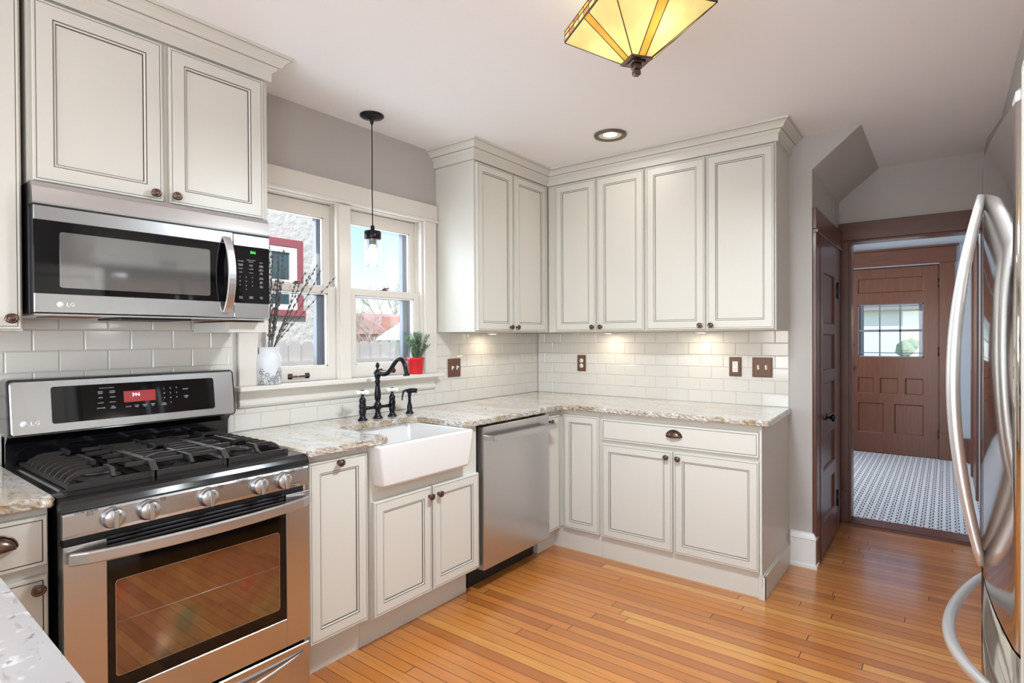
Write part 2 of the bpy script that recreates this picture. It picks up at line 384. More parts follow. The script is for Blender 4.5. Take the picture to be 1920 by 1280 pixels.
def text_part(name,items,m,parent,y=0,ext=.0004):
    """items: (string, x, z, size); text stands in the local xz plane, facing -y"""
    mb=MB(); dg=None
    for it in items:
        st,x,z,sz=it[:4]; al=it[4] if len(it)>4 else 'CENTER'
        cu=bpy.data.curves.new('t','FONT'); cu.body=st; cu.size=sz; cu.align_x=al; cu.align_y='CENTER'; cu.extrude=ext; cu.resolution_u=1
        o=bpy.data.objects.new('t',cu); COL.objects.link(o); bpy.context.view_layer.update()
        dg=bpy.context.evaluated_depsgraph_get(); me=bpy.data.meshes.new_from_object(o.evaluated_get(dg))
        t=bmesh.new(); t.from_mesh(me); mx=Matrix.Translation((x,y,z))@Matrix.Rotation(PI/2,4,'X')
        mb._merge(t,0,mx); bpy.data.objects.remove(o); bpy.data.curves.remove(cu); bpy.data.meshes.remove(me)
    return mb.build(name,m,parent,recalc=False)
def rect(x0,x1,z0,z1,y): return [(x0,y,z0),(x1,y,z0),(x1,y,z1),(x0,y,z1)]
def rrect(x0,x1,z0,z1,r,n=4):
    out=[]
    for cx,cz,a0 in ((x1-r,z1-r,0),(x0+r,z1-r,90),(x0+r,z0+r,180),(x1-r,z0+r,270)):
        for i in range(n+1):
            a=math.radians(a0+90*i/n); out.append((cx+r*math.cos(a),cz+r*math.sin(a)))
    return out
FY=0.0
def panel_mesh(x0,x1,z0,z1,yb,t=.02,fw=.052,flat=False,lw=.0024):
    """a framed door or drawer front; back at y=yb, face at yb-t (front is -y)"""
    mb=MB(); yf=yb-t
    def R(i,y): return rect(x0+i,x1-i,z0+i,z1-i,y)
    g=1
    L=[(R(0,yb),0),(R(0,yf+.003),0),(R(.002,yf),0)]
    if flat:
        L+=[(R(.010,yf),0),(R(.010,yf+.002),g),(R(.010+lw*1.3,yf+.002),g),(R(.0125,yf+.0005),0)]
    else:
        L+=[(R(.008,yf),0),(R(.008,yf+.0015),g),(R(.008+lw*.9,yf+.0015),g),(R(.0098,yf),0),
            (R(fw,yf),0),(R(fw,yf+.002),g),(R(fw+lw,yf+.002),g),(R(fw+lw+.0003,yf+.0008),0),(R(fw+.0085,yf+.0035),0),(R(fw+.0085,yf+.007),g),(R(fw+.0085+lw,yf+.007),g),(R(fw+.011,yf+.0065),0)]
    mb.rings(L,True,0); return mb
def knob_mesh(oval=1.25):
    mb=MB(); mx=Matrix.Rotation(PI/2,4,'X')
    mb.lathe([(.0085,-.001),(.0085,.002),(.0055,.005),(.0055,.012),(.011,.016),(.0150,.020),(.0155,.023),(.0130,.026),(.0105,.0265),(.0095,.0252),(.0075,.0252),(.0065,.028),(.003,.0285),(0.0005,.0285)],mx,20,sx=oval if oval else 1)
    return mb
KNOB=None
def knob(parent,x,z,y):
    global KNOB
    if KNOB is None:
        o=knob_mesh(1.12).build('knob','bronze',parent); KNOB=o
    else:
        o=KNOB.copy(); COL.objects.link(o); o.parent=parent
    o.location=(x,y,z); return o
def cup_pull(parent,x,z,y,w=.088):
    mb=MB(); n=14; k=7; rows=[]
    for i in range(k+1):
        a=PI/2*i/k; rows.append([(w/2*math.cos(PI*j/n)*(math.cos(a)*.0+1)*1, -.026*math.sin(a)*math.sin(PI*j/n)**.6 , .034*math.cos(a)*math.sin(PI*j/n)) for j in range(n+1)])
    t=mb.bm; V=[[t.verts.new(p) for p in r] for r in rows]
    for a,b in zip(V,V[1:]):
        for j in range(n):
            try: f=t.faces.new([a[j],a[j+1],b[j+1],b[j]]); f.smooth=True
            except ValueError: pass
    # rim flange against the drawer
    pts=[(w/2*1.06*math.cos(PI*j/n),-.001,.037*math.sin(PI*j/n)) for j in range(n+1)]
    mb.tube(pts,.0028,8)
    mb.tube([(-w/2*1.06,-.001,0),(-w/2*.9,-.012,-.002),(0,-.0262,-.003),(w/2*.9,-.012,-.002),(w/2*1.06,-.001,0)],.0022,6)
    bmesh.ops.remove_doubles(t,verts=t.verts,dist=1e-5)
    o=mb.build('cup_pull','bronze',parent,(x,y,z)); 
    sm=o.modifiers.new('s','SOLIDIFY'); sm.thickness=.002
    return o
def door(parent,x0,x1,z0,z1,yb,fw=.052,kx=None,kz=None,t=.02):
    d=panel_mesh(x0,x1,z0,z1,yb,t,fw).build('door',['cab','glaze'],parent)
    if kx is not None: knob(d,kx,kz,yb-t)
    return d
RZL=PI/2   # rotation of things on the window wall: local x = world y, front = world +x
# ================================================================== ROOM
T=.1544; K=.0778; CT=.914
XR=2.845
# floors
mb=MB(); mb.box(-.2,3.45,-6.0,1.06,ZF-.06,ZF); struct('floor',mb,'floor')
mb=MB(); mb.box(1.0,2.95,1.17,4.3,ZF-.06,ZF+.005); struct('floor_hall',mb,'mosaic')
mb=MB(); mb.box(1.96,2.86,1.0,1.19,ZF-.05,ZF+.02,.006); struct('trim_threshold',mb,'woodh')
# ceiling
mb=MB(); mb.box(-.2,3.45,-6.0,4.4,CH,CH+.1); struct('ceiling',mb,'ceiling')
# window wall with a hole (y -2.33..-1.245, z 1.10..2.10)
WY0,WY1,WZ0,WZ1=-2.335,-1.247,1.10,2.088
mb=MB()
for a in ((-6.0,WY0-.02,ZF,CH),(WY1+.02,0.12,ZF,CH),(WY0-.02,WY1+.02,ZF,WZ0-.02),(WY0-.02,WY1+.02,WZ1+.012,CH)): mb.box(-.2,0,a[0],a[1],a[2],a[3])
struct('wall_left',mb,'wall')
# back wall (y=0), cut by the slope under the stairs
mb=MB(); mb.prism([(-.2,ZF),(1.978,ZF),(1.978,2.325),(2.226,CH),(-.2,CH)],0,.10,axis='y'); struct('wall_back',mb,'wall')
# sloping soffit
mb=MB(); mb.prism([(1.978,2.325),(1.955,2.32),(1.955,CH),(2.226,CH)],0.0995,1.05,axis='y'); struct('wall_soffit',mb,'wall')
# closet side wall (x=1.978) with door hole
CY0,CY1,CZ=.10,.80,1.985
mb=MB(); mb.box(1.86,1.978,.1005,1.06,CZ,2.33); mb.box(1.86,1.978,CY1,1.06,ZF,CZ); struct('wall_closet',mb,'wall')
# doorway wall y=1.05
DX0,DX1,DZ=2.045,2.79,2.035
mb=MB()
mb.box(1.0,DX0,1.05,1.17,ZF,CH); mb.box(DX1,3.0,1.05,1.17,ZF,CH); mb.box(DX0,DX1,1.05,1.17,DZ,CH); struct('wall_doorway',mb,'wall')
# right wall, stepping in a little by the doorway
mb=MB(); mb.prism([(XR,-1.37),(XR,.35),(2.80,.75),(2.80,1.06),(3.0,1.06),(3.0,-1.37)],ZF,CH); struct('wall_right',mb,'wall')
mb=MB(); mb.box(3.42,3.5,-6.0,-1.37,ZF,CH); mb.box(3.0,3.5,-1.37,-1.27,ZF,CH); struct('wall_niche',mb,'wall')
# wall behind the camera with a big opening invented to let daylight in
mb=MB(); mb.box(-.2,.25,-6.05,-5.95,ZF,CH); mb.box(2.95,3.5,-6.05,-5.95,ZF,CH); mb.box(.25,2.95,-6.05,-5.95,ZF,.03); mb.box(.25,2.95,-6.05,-5.95,2.05,CH); struct('wall_rear',mb,'wall')
mb=MB()
for x0,x1,z0,z1 in ((.2,.3,ZF,2.1),(2.9,3.0,ZF,2.1),(.2,3.0,ZF,.08),(.2,3.0,2.0,2.1),(1.56,1.66,.08,2.0)): mb.box(x0,x1,-5.96,-5.92,z0,z1)
struct('window_3',mb,'trimw')  # frame of the invented rear opening, out of view
mb=MB()
for y0,y1,z0,z1 in ((-5.55,-5.47,.72,2.18),(-4.03,-3.95,.72,2.18),(-5.55,-3.95,.72,.8),(-5.55,-3.95,2.1,2.18),(-4.77,-4.72,.8,2.1)): mb.box(3.40,3.42,y0,y1,z0,z1)
struct('window_4',mb,'trimw')  # frame of the invented side window, added with its daylight
# hall shell
mb=MB(); mb.box(2.82,2.95,1.17,4.2,ZF,CH); struct('wall_hall_right',mb,'hallwall')
mb=MB(); mb.box(.95,1.02,1.17,1.6,ZF,CH); mb.box(.95,1.02,3.9,4.2,ZF,CH); mb.box(.95,1.02,1.6,3.9,ZF,.8); mb.box(.95,1.02,1.6,3.9,2.3,CH); struct('wall_hall_left',mb,'hallwall')
FX0,FX1,FYW,FZ=1.665,2.545,4.10,2.14
mb=MB(); mb.box(.95,FX0,FYW,FYW+.12,ZF,CH); mb.box(FX1,2.95,FYW,FYW+.12,ZF,CH); mb.box(FX0,FX1,FYW,FYW+.12,FZ,CH); struct('wall_front',mb,'hallwall')
# baseboards
bbp=[(0,ZF),(.028,ZF),(.028,ZF+.018),(.02,ZF+.024),(.02,ZF+.165),(.024,ZF+.17),(.018,ZF+.185),(.008,ZF+.2),(0,ZF+.205)]
mb=MB(); mb.sweep([(1.862,0),(1.978,0),(1.978,.055)],bbp); struct('baseboard_back',mb,'white')
mb=MB(); mb.sweep([(XR,.34),(XR,-1.38)],bbp); struct('baseboard_right',mb,'white')
mb=MB(); mb.box(2.69,2.82,4.07,4.10,ZF,ZF+.26,.004); mb.box(2.79,2.82,4.0,4.1,ZF,ZF+.26,.004); struct('baseboard_hall',mb,'wood')
# ------------------------------------------------------------------ backsplash tiles
def tiles(mb,u0,u1,z0,z1,P):
    r0=int(math.floor((z0-CT)/K+1e-6))
    k=r0
    while CT+k*K<z1-1e-4:
        za=max(z0,CT+k*K); zb=min(z1,CT+(k+1)*K); off=0 if k%2==0 else .5
        n0=int(math.floor(u0/T-off)); n=n0
        while (n+off)*T<u1-1e-4:
            ua=max(u0,(n+off)*T); ub=min(u1,(n+off+1)*T)
            g=.0010
            if ub-ua>.006 and zb-za>.006:
                a,b,c,d=ua+g,ub-g,za+g,zb-g; e=.0035; t=.0068; j=lambda:random.uniform(-.00035,.00035)
                lo=[P(a,c,0),P(b,c,0),P(b,d,0),P(a,d,0)]; mid=[P(a,c,t-.002),P(b,c,t-.002),P(b,d,t-.002),P(a,d,t-.002)]
                hi=[P(a+e,c+e,t+j()),P(b-e,c+e,t+j()),P(b-e,d-e,t+j()),P(a+e,d-e,t+j())]
                mb.rings([(lo,0),(mid,0),(hi,0)],True,0)
            n+=1
        k+=1
def splash(name,label,regs,P,grout):
    mb=MB()
    for r in regs: tiles(mb,*r,P)
    for (u0,u1,z0,z1) in regs: mb.rings([([P(u0,z0,.0004),P(u1,z0,.0004),P(u1,z1,.0004),P(u0,z1,.0004)],1),([P(u0,z0,.0042),P(u1,z0,.0042),P(u1,z1,.0042),P(u0,z1,.0042)],1)],True,1)
    o=mb.build(name,['tile','grout']); tag(o,label,'backsplash'); return o
splash('tile_backsplash','white subway tile backsplash on the back wall under four-door upper cabinets',[(.012,12*T,CT,CT+6*K+.004)],lambda u,z,t:(u,-t,z),None)
splash('tile_backsplash','white subway tile backsplash on the window wall behind the range and sink',[(-3.60,-2.445,CT-.03,1.44),(-2.445,-1.15,CT,1.02),(-1.15,-.0005,CT,CT+6*K+.004)],lambda u,z,t:(t,u,z),None)
# ------------------------------------------------------------------ window
# trim
mb=MB()
mb.box(0,.02,-2.425,WY0,1.125,2.092,.002)           # left casing
mb.box(0,.02,WY1,-1.147,1.125,2.092,.002)            # right casing
mb.box(-.03,.012,-1.869,-1.800,1.125,2.07,.002)         # mullion
mb.box(0,.024,-2.44,-1.137,2.088,2.186,.002)         # head
mb.box(0,.034,-2.45,-1.125,2.076,2.091,.003)         # head bead
struct('trim_1',mb,'trimw')
mb=MB(); mb.box(-.06,.088,-2.455,-1.145,1.103,1.125,.004); mb.box(-.06,-.0,WY0,WY1,1.09,1.125); struct('trim_2',mb,'trimw')   # stool
mb=MB(); mb.sweep([(0,-2.425),(0,-1.165)],[(0,1.022),(.014,1.022),(.024,1.034),(.024,1.045),(.02,1.052),(.02,1.085),(.03,1.103),(0,1.103)]); struct('trim_3',mb,'trimw')  # apron
mb=MB()   # jambs
mb.box(-.2,0,WY0-.02,WY0,1.10,2.09); mb.box(-.2,0,WY1,WY1+.02,1.10,2.09); mb.box(-.199,0,WY0,WY1,2.07,2.099); mb.box(-.199,-.05,WY0,WY1,1.081,1.11)
mb.box(-.2,-.03,-1.866,-1.803,1.1,2.07)
for y,s in ((WY0,1),(-1.866,-1),(-1.803,1),(WY1,-1)):   # stops
    mb.box(-.016,0,min(y,y+s*.014),max(y,y+s*.014),1.125,2.07); mb.box(-.062,-.052,min(y,y+s*.012),max(y,y+s*.012),1.6,2.07)
    mb.box(-.104,-.094,min(y,y+s*.016),max(y,y+s*.016),1.11,2.07)
struct('trim_4',mb,'trimw')
def sash_window(n,y0,y1,label):
    w=thing('window_%d'%n,label,'window',(0,0,0)); w['kind']='structure'
    for k_ in ('label','category'):
        pass
    # lower sash, inner track
    def frame(nm,x0,x1,z0,z1,st,bt,tp):
        m=MB(); a,b=y0+.003,y1-.003
        m.box(x0,x1,a,a+st,z0,z1,.003); m.box(x0,x1,b-st,b,z0,z1,.003); m.box(x0,x1,a+st,b-st,z0,z0+bt,.003); m.box(x0,x1,a+st,b-st,z1-tp,z1,.003)
        # glazing bead
        for p,q,r_,t_ in ((a+st,a+st+.007,z0+bt,z1-tp),(b-st-.007,b-st,z0+bt,z1-tp)): m.box(x0+.01,x1-.006,p,q,r_,t_)
        for r_,t_ in ((z0+bt,z0+bt+.007),(z1-tp-.007,z1-tp)): m.box(x0+.01,x1-.006,a+st,b-st,r_,t_)
        f=m.build(nm,'trimw',w); g=MB(); g.box((x0+x1)/2-.002,(x0+x1)/2+.002,a+st-.002,b-st+.002,z0+bt-.002,z1-tp+.002); g.build('pane','pane',f); return f
    lo=frame('lower_sash',-.05,-.018,1.112,1.623,.055,.085,.038)
    up=frame('upper_sash',-.094,-.064,1.588,2.068,.048,.036,.072)
    # outer storm frame
    m=MB()
    for yy in (y0+.02,y1-.055): m.box(-.158,-.128,yy,yy+.035,1.1,2.07)
    m.box(-.158,-.128,y0,y1,1.58,1.612); m.box(-.158,-.128,y0,y1,1.1,1.13); m.box(-.158,-.128,y0,y1,2.04,2.07)
    m.box(-.2,-.106,y1-.012,y1,1.1,2.07)
    m.build('storm_frame','storm',w)
    # sash lock and lift
    m=MB(); yc=(y0+y1)/2
    m.box(-.056,-.03,yc-.022,yc+.022,1.623,1.630,.002); m.lathe([(.010,0),(.010,.008),(.004,.012)],Matrix.Translation((-.04,yc,1.629)),12); m.tube([(-.04,yc,1.638),(-.035,yc+.03,1.640)],.004,8)
    m.build('sash_lock','bronze',w)
    m=MB()
    for s in (-1,1): m.lathe([(.0001,0),(.013,0),(.013,.003),(.008,.004),(.006,.018),(.0001,.019)],Matrix.Translation((-.018,yc+s*.048,1.153))@Matrix.Rotation(PI/2,4,'Y'),10); m.box(-.018,-.015,yc+s*.048-.013,yc+s*.048+.013,1.139,1.167,.002)
    m.tube([(-.001,yc-.05,1.153),(.002,yc,1.153),(-.001,yc+.05,1.153)],.0045,8)
    m.build('sash_lift','bronze',w)
    return w
sash_window(1,WY0,-1.866,'left white double-hung sash over the sink')
sash_window(2,-1.803,WY1,'right white double-hung sash over the sink')
# ================================================================== CABINETS
# ---- upper: microwave cabinet. local x = world y - y0
CROWN=[(0,2.425),(.012,2.425),(.0125,2.4262),(.014,2.4275),(.014,2.462),(.018,2.468),(.026,2.474),(.034,2.486),(.036,2.4872),(.044,2.4880),(.050,2.500),(.062,2.514),(.074,2.519),(.0752,2.5202),(.078,2.522),(.078,2.533),(0,2.533)]
CRM=[0,1,0,0,0,0,0,1,0,0,0,0,1,0,0,0]
def crown(label,path):
    mb=MB(); mb.sweep(path,CROWN,CRM); o=mb.build('crown_molding',['cab','glaze']); tag(o,label,'molding')
def wallcab(label,loc,rz,w,z0,z1,depth,doors,fw=.055,side=None):
    c=thing('wall_cabinet',label,'cabinet',loc,rz)
    mb=MB(); mb.box(0,w,-depth,-.001,z0,z1,.0008)
    mb.build('body',['cab'],c)
    for d in doors: door(c,d[0],d[1],z0+.008 if len(d)<5 else d[4],z1-.012,-depth-.0005,fw,d[2],d[3])
    return c
ZU0,ZU1=1.381,2.427
# things on window wall: origin at (0, y0, 0), local x along +y, front +x ; depth .325
c=wallcab('cream upper cabinet above the stainless microwave',(0,-3.245,0),RZL,.792,1.835,ZU1,.325,[(.012,.383,.352,1.866),(.405,.765,.422,1.868)],fw=.052)
mb=MB(); mb.box(.626,.792,-.325,-.012,1.3705,1.412); mb.box(.773,.792,-.326,-.012,1.3705,1.835); mb.build('side_panel','cab',c)
c=thing('wall_cabinet','cream upper cabinet with one round knob at the left edge of the room','cabinet',(0,-3.72,0),RZL)
mb=MB(); mb.box(0,.462,-.325,-.001,1.371,ZU1,.0008); mb.build('body','cab',c)
door(c,.06,.455,1.376,2.41,-.3255,.052,.428,1.408)
crown('cream crown molding above the microwave cabinet',[(.0,-2.452),(.326,-2.452),(.326,-4.0)][::-1])
mb=MB()
# corner L : left leg
c=wallcab('cream upper corner cabinet with two doors right of the window',(0,-1.133,0),RZL,.805,ZU0,ZU1,.325,[(.012,.372,.333,1.413),(.384,.755,.400,1.413)],fw=.048)
c=wallcab('cream two-door upper cabinet in the inner corner of the back wall',(0.328,0,0),0,.752,ZU0,ZU1,.325,[(.072,.394,.375,1.414),(.408,.744,.438,1.414)],fw=.05)
c=wallcab('cream two-door upper cabinet at the right end of the back wall',(1.081,0,0),0,.773,ZU0,ZU1,.325,[(.008,.381,.355,1.412),(.393,.765,.420,1.412)],fw=.05)
crown('cream crown molding above the corner upper cabinets',[(0,-1.134),(.326,-1.134),(.326,-.326),(1.854,-.326),(1.854,-.001)])
# under-cabinet puck lights
for i,(x,y) in enumerate(((.13,-.72),(.70,-.12),(1.36,-.12))):
    nm=['left of the three, under the corner cabinet beside the window','middle one, above the duplex outlet','right one, nearest the switches']
    o=thing('puck_light','small round under-cabinet light, '+nm[i],'light',(x,y,ZU0-.001),0,'under-cabinet puck lights')
    mb=MB(); mb.lathe([(.033,0),(.035,-.004),(.033,-.012),(.026,-.012)],None,24); mb.build('housing','white',o)
    mb=MB(); mb.lathe([(.025,-.0125),(.001,-.0128)],None,24,caps=False); mb.build('lens','led',o)
    light('puck_glow','AREA',(x,y,ZU0-.016),.5,(1,.86,.66),.05)
# ---- base cabinets
def basecab(label,loc,rz,w,depth,z0=.118,kick=None,z1=.880):
    c=thing('base_cabinet',label,'cabinet',loc,rz)
    mb=MB(); mb.box(0,w,-depth,-.002,z0,z1,.0008)
    mb.build('body','cab',c)
    if kick is not None:
        mb=MB(); mb.box(0,w,-kick,-.002,ZF,z0); mb.build('toe_kick','cab',c)
    return c
# pull-out
c=basecab('narrow cream pull-out cabinet between the range and the farmhouse sink',(0,-2.492,0),RZL,.325,.61,kick=.548)
door(c,.031,.312,.136,.853,-.6105,.047,.166,.836)
# sink base
c=thing('base_cabinet','cream sink cabinet with two doors under the white farmhouse sink','cabinet',(0,-2.166,0),RZL)
mb=MB(); mb.box(0,.02,-.628,-.002,.118,.880); mb.box(.676,.696,-.628,-.002,.118,.880); mb.box(.02,.676,-.628,-.002,.118,.138); mb.box(.02,.676,-.628,-.60,.60,.69)
mb.box(.02,.676,-.6,-.002,.138,.16); mb.box(.02,.042,-.628,-.6,.69,.880); mb.box(.62,.676,-.628,-.6,.69,.880)
mb.build('body','cab',c)
mb=MB(); mb.prism([(.03,.880),(.043,.880),(.058,.69),(.55,.69),(.585,.880),(.60,.880),(.575,.672),(.045,.672)],-.6282,-.634,axis='y'); mb.build('sink_frame_molding','cab',c)
mb=MB(); mb.box(0,.70,-.548,-.002,ZF,.118); mb.build('toe_kick','cab',c)
door(c,.004,.345,.136,.634,-.6285,.047,.330,.590,t=.024); door(c,.356,.690,.136,.634,-.6285,.047,.39,.591,t=.024)
# corner base (lazy susan)
c=thing('base_cabinet','cream corner base cabinet with folding corner door right of the dishwasher','cabinet',(0,0,0),0)
mb=MB(); mb.prism([(.002,-.79),(.61,-.79),(.61,-.607),(.905,-.607),(.905,-.002),(.002,-.002)],.118,.880); mb.build('body','cab',c)
mb=MB(); mb.prism([(.002,-.79),(.548,-.79),(.548,-.600),(.905,-.600),(.905,-.002),(.002,-.002)],ZF,.118); mb.build('toe_kick','cab',c)
h=bpy.data.objects.new('door',None); COL.objects.link(h); h.parent=c; h.location=(0,-.79,0); h.rotation_euler=(0,0,RZL)
d=panel_mesh(.012,.138,.12,.848,-.6105,.02,.2,flat=True).build('door_leaf',['cab','glaze'],h)
bpy.data.objects.remove(h)
d.parent=c; d.name='door'; d.location=(0,-.79,0); d.rotation_euler=(0,0,RZL)
knob(d,.02,.815,-.6305)
door(c,.640,.898,.118,.848,-.6075,.045)
# drawer base
c=basecab('cream base cabinet with one wide drawer over two doors, on the back wall',(.906,0,0),0,.939,.607,kick=.600)
d=panel_mesh(.012,.928,.713,.842,-.6075,.02,.01,flat=True).build('drawer',['cab','glaze'],c); cup_pull(d,.474,.778,-.6275)
door(c,.012,.463,.116,.690,-.6075,.047,.432,.657); door(c,.473,.928,.116,.690,-.6075,.047,.500,.656)
mb=MB(); mb.box(.939,.944,-.629,-.002,.05,.880,.0005); mb.box(.932,.939,-.629,-.607,.10,.880); mb.build('end_panel','cab',c)
mb=MB(); mb.prism([(-.62,ZF),(-.62,ZF+.12),(-.002,ZF+.12),(-.002,ZF)],.944,.957,axis='x'); mb.box(.925,.957,-.622,-.60,ZF,ZF+.12,.001); mb.prism([(-.622,ZF+.12),(-.622,ZF+.128),(-.002,ZF+.128),(-.002,ZF+.12)],.944,.951,axis='x'); mb.build('base_molding','cab',c)
# drawer base left of the range
c=basecab('cream drawer cabinet left of the range with cup pull and knob',(0,-3.72,0),RZL,.452,.61,kick=.548)
d=panel_mesh(.10,.447,.722,.858,-.6105,.02,.01,flat=True).build('drawer',['cab','glaze'],c); cup_pull(d,.335,.790,-.6305,.09)
d=panel_mesh(.10,.447,.16,.692,-.6105,.02,.01,flat=True).build('door',['cab','glaze'],c); knob(d,.422,.662,-.6305)
# peninsula base
c=thing('base_cabinet','cream peninsula cabinet below the foreground countertop','cabinet',(.66,-3.60,0),0)
mb=MB(); mb.box(0,1.22,-.50,0,.118,.880,.001); mb.build('body','cab',c); mb=MB(); mb.box(0,1.22,-.44,-.05,ZF,.118); mb.build('toe_kick','cab',c)
# pantry + over-fridge cabinet on the right
c=thing('pantry_cabinet','tall cream pantry cabinet standing next to the refrigerator','cabinet',(2.732,-2.36,0),-PI/2)
mb=MB(); mb.box(0,.95,.001,.68,ZF,1.83,.002); mb.build('body','cab',c)
for a in (.01,.48): door(c,a,a+.46,.1,1.82,.0,.055)
c=thing('wall_cabinet','cream wall cabinet above the refrigerator','cabinet',(2.98,-1.39,0),-PI/2)
mb=MB(); mb.box(0,.97,.001,.43,1.88,2.44,.001); mb.build('body','cab',c)
door(c,.01,.48,1.89,2.42,0,.055,.45,1.93); door(c,.49,.96,1.89,2.42,0,.055,.52,1.93)
# ================================================================== COUNTERTOPS
def slab(mb,poly,z0,z1,rough_edges,seed=1):
    """poly CCW; edges in rough_edges get a chiselled face"""
    rnd=random.Random(seed); n=len(poly); top=[];bot=[];idx=[]
    pts=[];rg=[]
    for i in range(n):
        a=Vector(poly[i]);b=Vector(poly[(i+1)%n]); d=(b-a); L=d.length; k=max(1,int(L/.012)) if i in rough_edges else 1
        for j in range(k): pts.append(a+d*j/k); rg.append(i in rough_edges)
    m=len(pts); out=[]
    for i in range(m):
        d=(pts[(i+1)%m]-pts[i-1]).normalized(); out.append(Vector((d.y,-d.x)))
    rough=[rg[i] or rg[i-1] for i in range(m)]
    levels=[(z1,-.003),(z1-.004,.0),(z1-.012,.001),(z1-.021,.001),(z1-.028,0),(z0,-.004)]
    V=[]
    for z,o in levels:
        row=[]
        for i in range(m):
            if rough[i]: oo=o+rnd.uniform(-.0035,.0035); zz=z+(rnd.uniform(-.0015,.0015) if z not in (z1,z0) else (rnd.uniform(-.001,0.0) if z==z1 else rnd.uniform(-.002,.002)))
            else: oo=0; zz=z
            p=pts[i]+out[i]*oo; row.append(mb.bm.verts.new((p.x,p.y,zz)))
        V.append(row)
    for a,b in zip(V,V[1:]):
        for i in range(m):
            f=mb.bm.faces.new([a[i],a[(i+1)%m],b[(i+1)%m],b[i]]); f.material_index=1 if rg[i] else 0
    # inner flat top vertices
    f=mb.bm.faces.new(V[0]); f.material_index=0
    f=mb.bm.faces.new(V[-1][::-1]); f.material_index=0
def arc(cx,cy,r,a0,a1,n=6): return [(cx+r*math.cos(math.radians(a0+(a1-a0)*i/n)),cy+r*math.sin(math.radians(a0+(a1-a0)*i/n))) for i in range(n+1)]
# L counter: CCW polygon
p=[(.0075,-2.495),(.655,-2.497),(.664,-2.105)]
p+=[(.66,-2.097),(.62,-2.086)]+[(.42,-2.085)]+arc(.325,-2.025,.06,270,180,5)+arc(.325,-1.645,.06,180,90,5)[0:]+[(.50,-1.585),(.62,-1.575),(.655,-1.560),(.660,-1.548)]
p+=[(.652,-.70),(.660,-.665),(.69,-.648)]+[(1.885,-.660),(1.893,-.650),(1.862,-.002),(.0075,-.0075)]
mb=MB(); slab(mb,p,CT-.032,CT,set(range(1,len(p)-3)),3); o=mb.build('countertop',['granite','granedge']); tag(o,'cream granite countertop wrapping the corner around the farmhouse sink','countertop')
p=[(.0075,-4.1),(.66,-4.1),(.655,-3.263),(.0075,-3.263)]
mb=MB(); slab(mb,[(.0075,-4.1),(.64,-4.1),(.64,-3.4745),(.653,-3.27),(.645,-3.263),(.0075,-3.263)],CT-.032,CT,{2,3},5); o=mb.build('countertop',['granite','granedge']); tag(o,'small stretch of tan granite countertop left of the range','countertop')
mb=MB(); slab(mb,[(.6415,-4.1),(1.93,-4.1),(1.93,-3.502),(.6415,-3.470)],CT-.032,CT,set(),6); o=mb.build('countertop',['granitew','granitew']); tag(o,'white granite countertop in the near lower left foreground','countertop')
# ================================================================== SINK
s=thing('farmhouse_sink','white fireclay apron-front farmhouse sink set in the granite','sink',(0,0,0))
mb=MB()
def rr3(x0,x1,y0,y1,r,z,n=4): return [(a,b,z) for a,b in rrect(x0,x1,y0,y1,r,n)]
ox0,ox1,oy0,oy1=.215,.700,-2.168,-1.565
mb.rings([(rr3(ox0+.03,ox1-.03,oy0+.036,oy1-.034,.03,.702),0),(rr3(ox0+.01,ox1-.012,oy0+.028,oy1-.03,.022,.700),0),(rr3(ox0+.006,ox1-.004,oy0+.022,oy1-.027,.018,.712),0),(rr3(ox0,ox1,oy0,oy1,.014,.872),0),(rr3(ox0+.003,ox1-.003,oy0+.003,oy1-.003,.014,.879),0),(rr3(ox0+.01,ox1-.009,oy0+.01,oy1-.01,.014,.8815),0),
 (rr3(ox0+.022,ox1-.026,oy0+.024,oy1-.024,.02,.8815),0),(rr3(ox0+.027,ox1-.031,oy0+.029,oy1-.029,.025,.876),0),(rr3(ox0+.034,ox1-.038,oy0+.036,oy1-.036,.035,.72),0),(rr3(ox0+.06,ox1-.06,oy0+.06,oy1-.06,.04,.706),0)],True,0,sm=False)
bm=mb.bm; f=bm.faces.new([v for v in list(bm.verts)[:20]][::-1])
sb=mb.build('basin','porc',s)
for pl in sb.data.polygons: pl.use_smooth=True
md=sb.modifiers.new('n','WEIGHTED_NORMAL')
mb=MB(); mb.lathe([(.0005,.0),(.028,.0),(.042,.002),(.044,.004),(.044,-.002)],Matrix.Translation((.43,-1.865,.707)),20); mb.build('drain','steelh',s)
# ================================================================== FAUCET
fa=thing('bridge_faucet','black bridge faucet with white porcelain cross handles behind the sink','faucet',(.175,-1.752,CT))
mb=MB()
mb.lathe([(.027,0),(.027,.004),(.020,.012),(.014,.028),(.013,.045),(.018,.050),(.019,.065),(.018,.08),(.013,.085),(.0125,.095),(.017,.105),(.0175,.135),(.013,.165),(.011,.185),(.014,.19),(.015,.2),(.011,.206),(.013,.215),(.017,.228),(.0175,.246),(.014,.258),(.006,.264),(.005,.270),(.010,.277),(.011,.286),(.007,.296),(.001,.302)],None,20)
mb.build('column','blackmetal',fa)
mb=MB()
pts=[(0,0,.243),(.03,0,.241),(.055,0,.240),(.08,0,.246),(.105,0,.264),(.13,0,.292),(.155,0,.314),(.178,0,.322),(.2,0,.314),(.216,0,.292),(.224,0,.265),(.227,0,.245)]
def smoothp(pts,k=4):
    P=[Vector(q) for q in pts]; out=[]
    for i in range(len(P)-1):
        p0=P[max(i-1,0)];p1=P[i];p2=P[i+1];p3=P[min(i+2,len(P)-1)]
        for j in range(k):
            t=j/k; out.append(.5*((2*p1)+(-p0+p2)*t+(2*p0-5*p1+4*p2-p3)*t*t+(-p0+3*p1-3*p2+p3)*t**3))
    out.append(P[-1]); return out
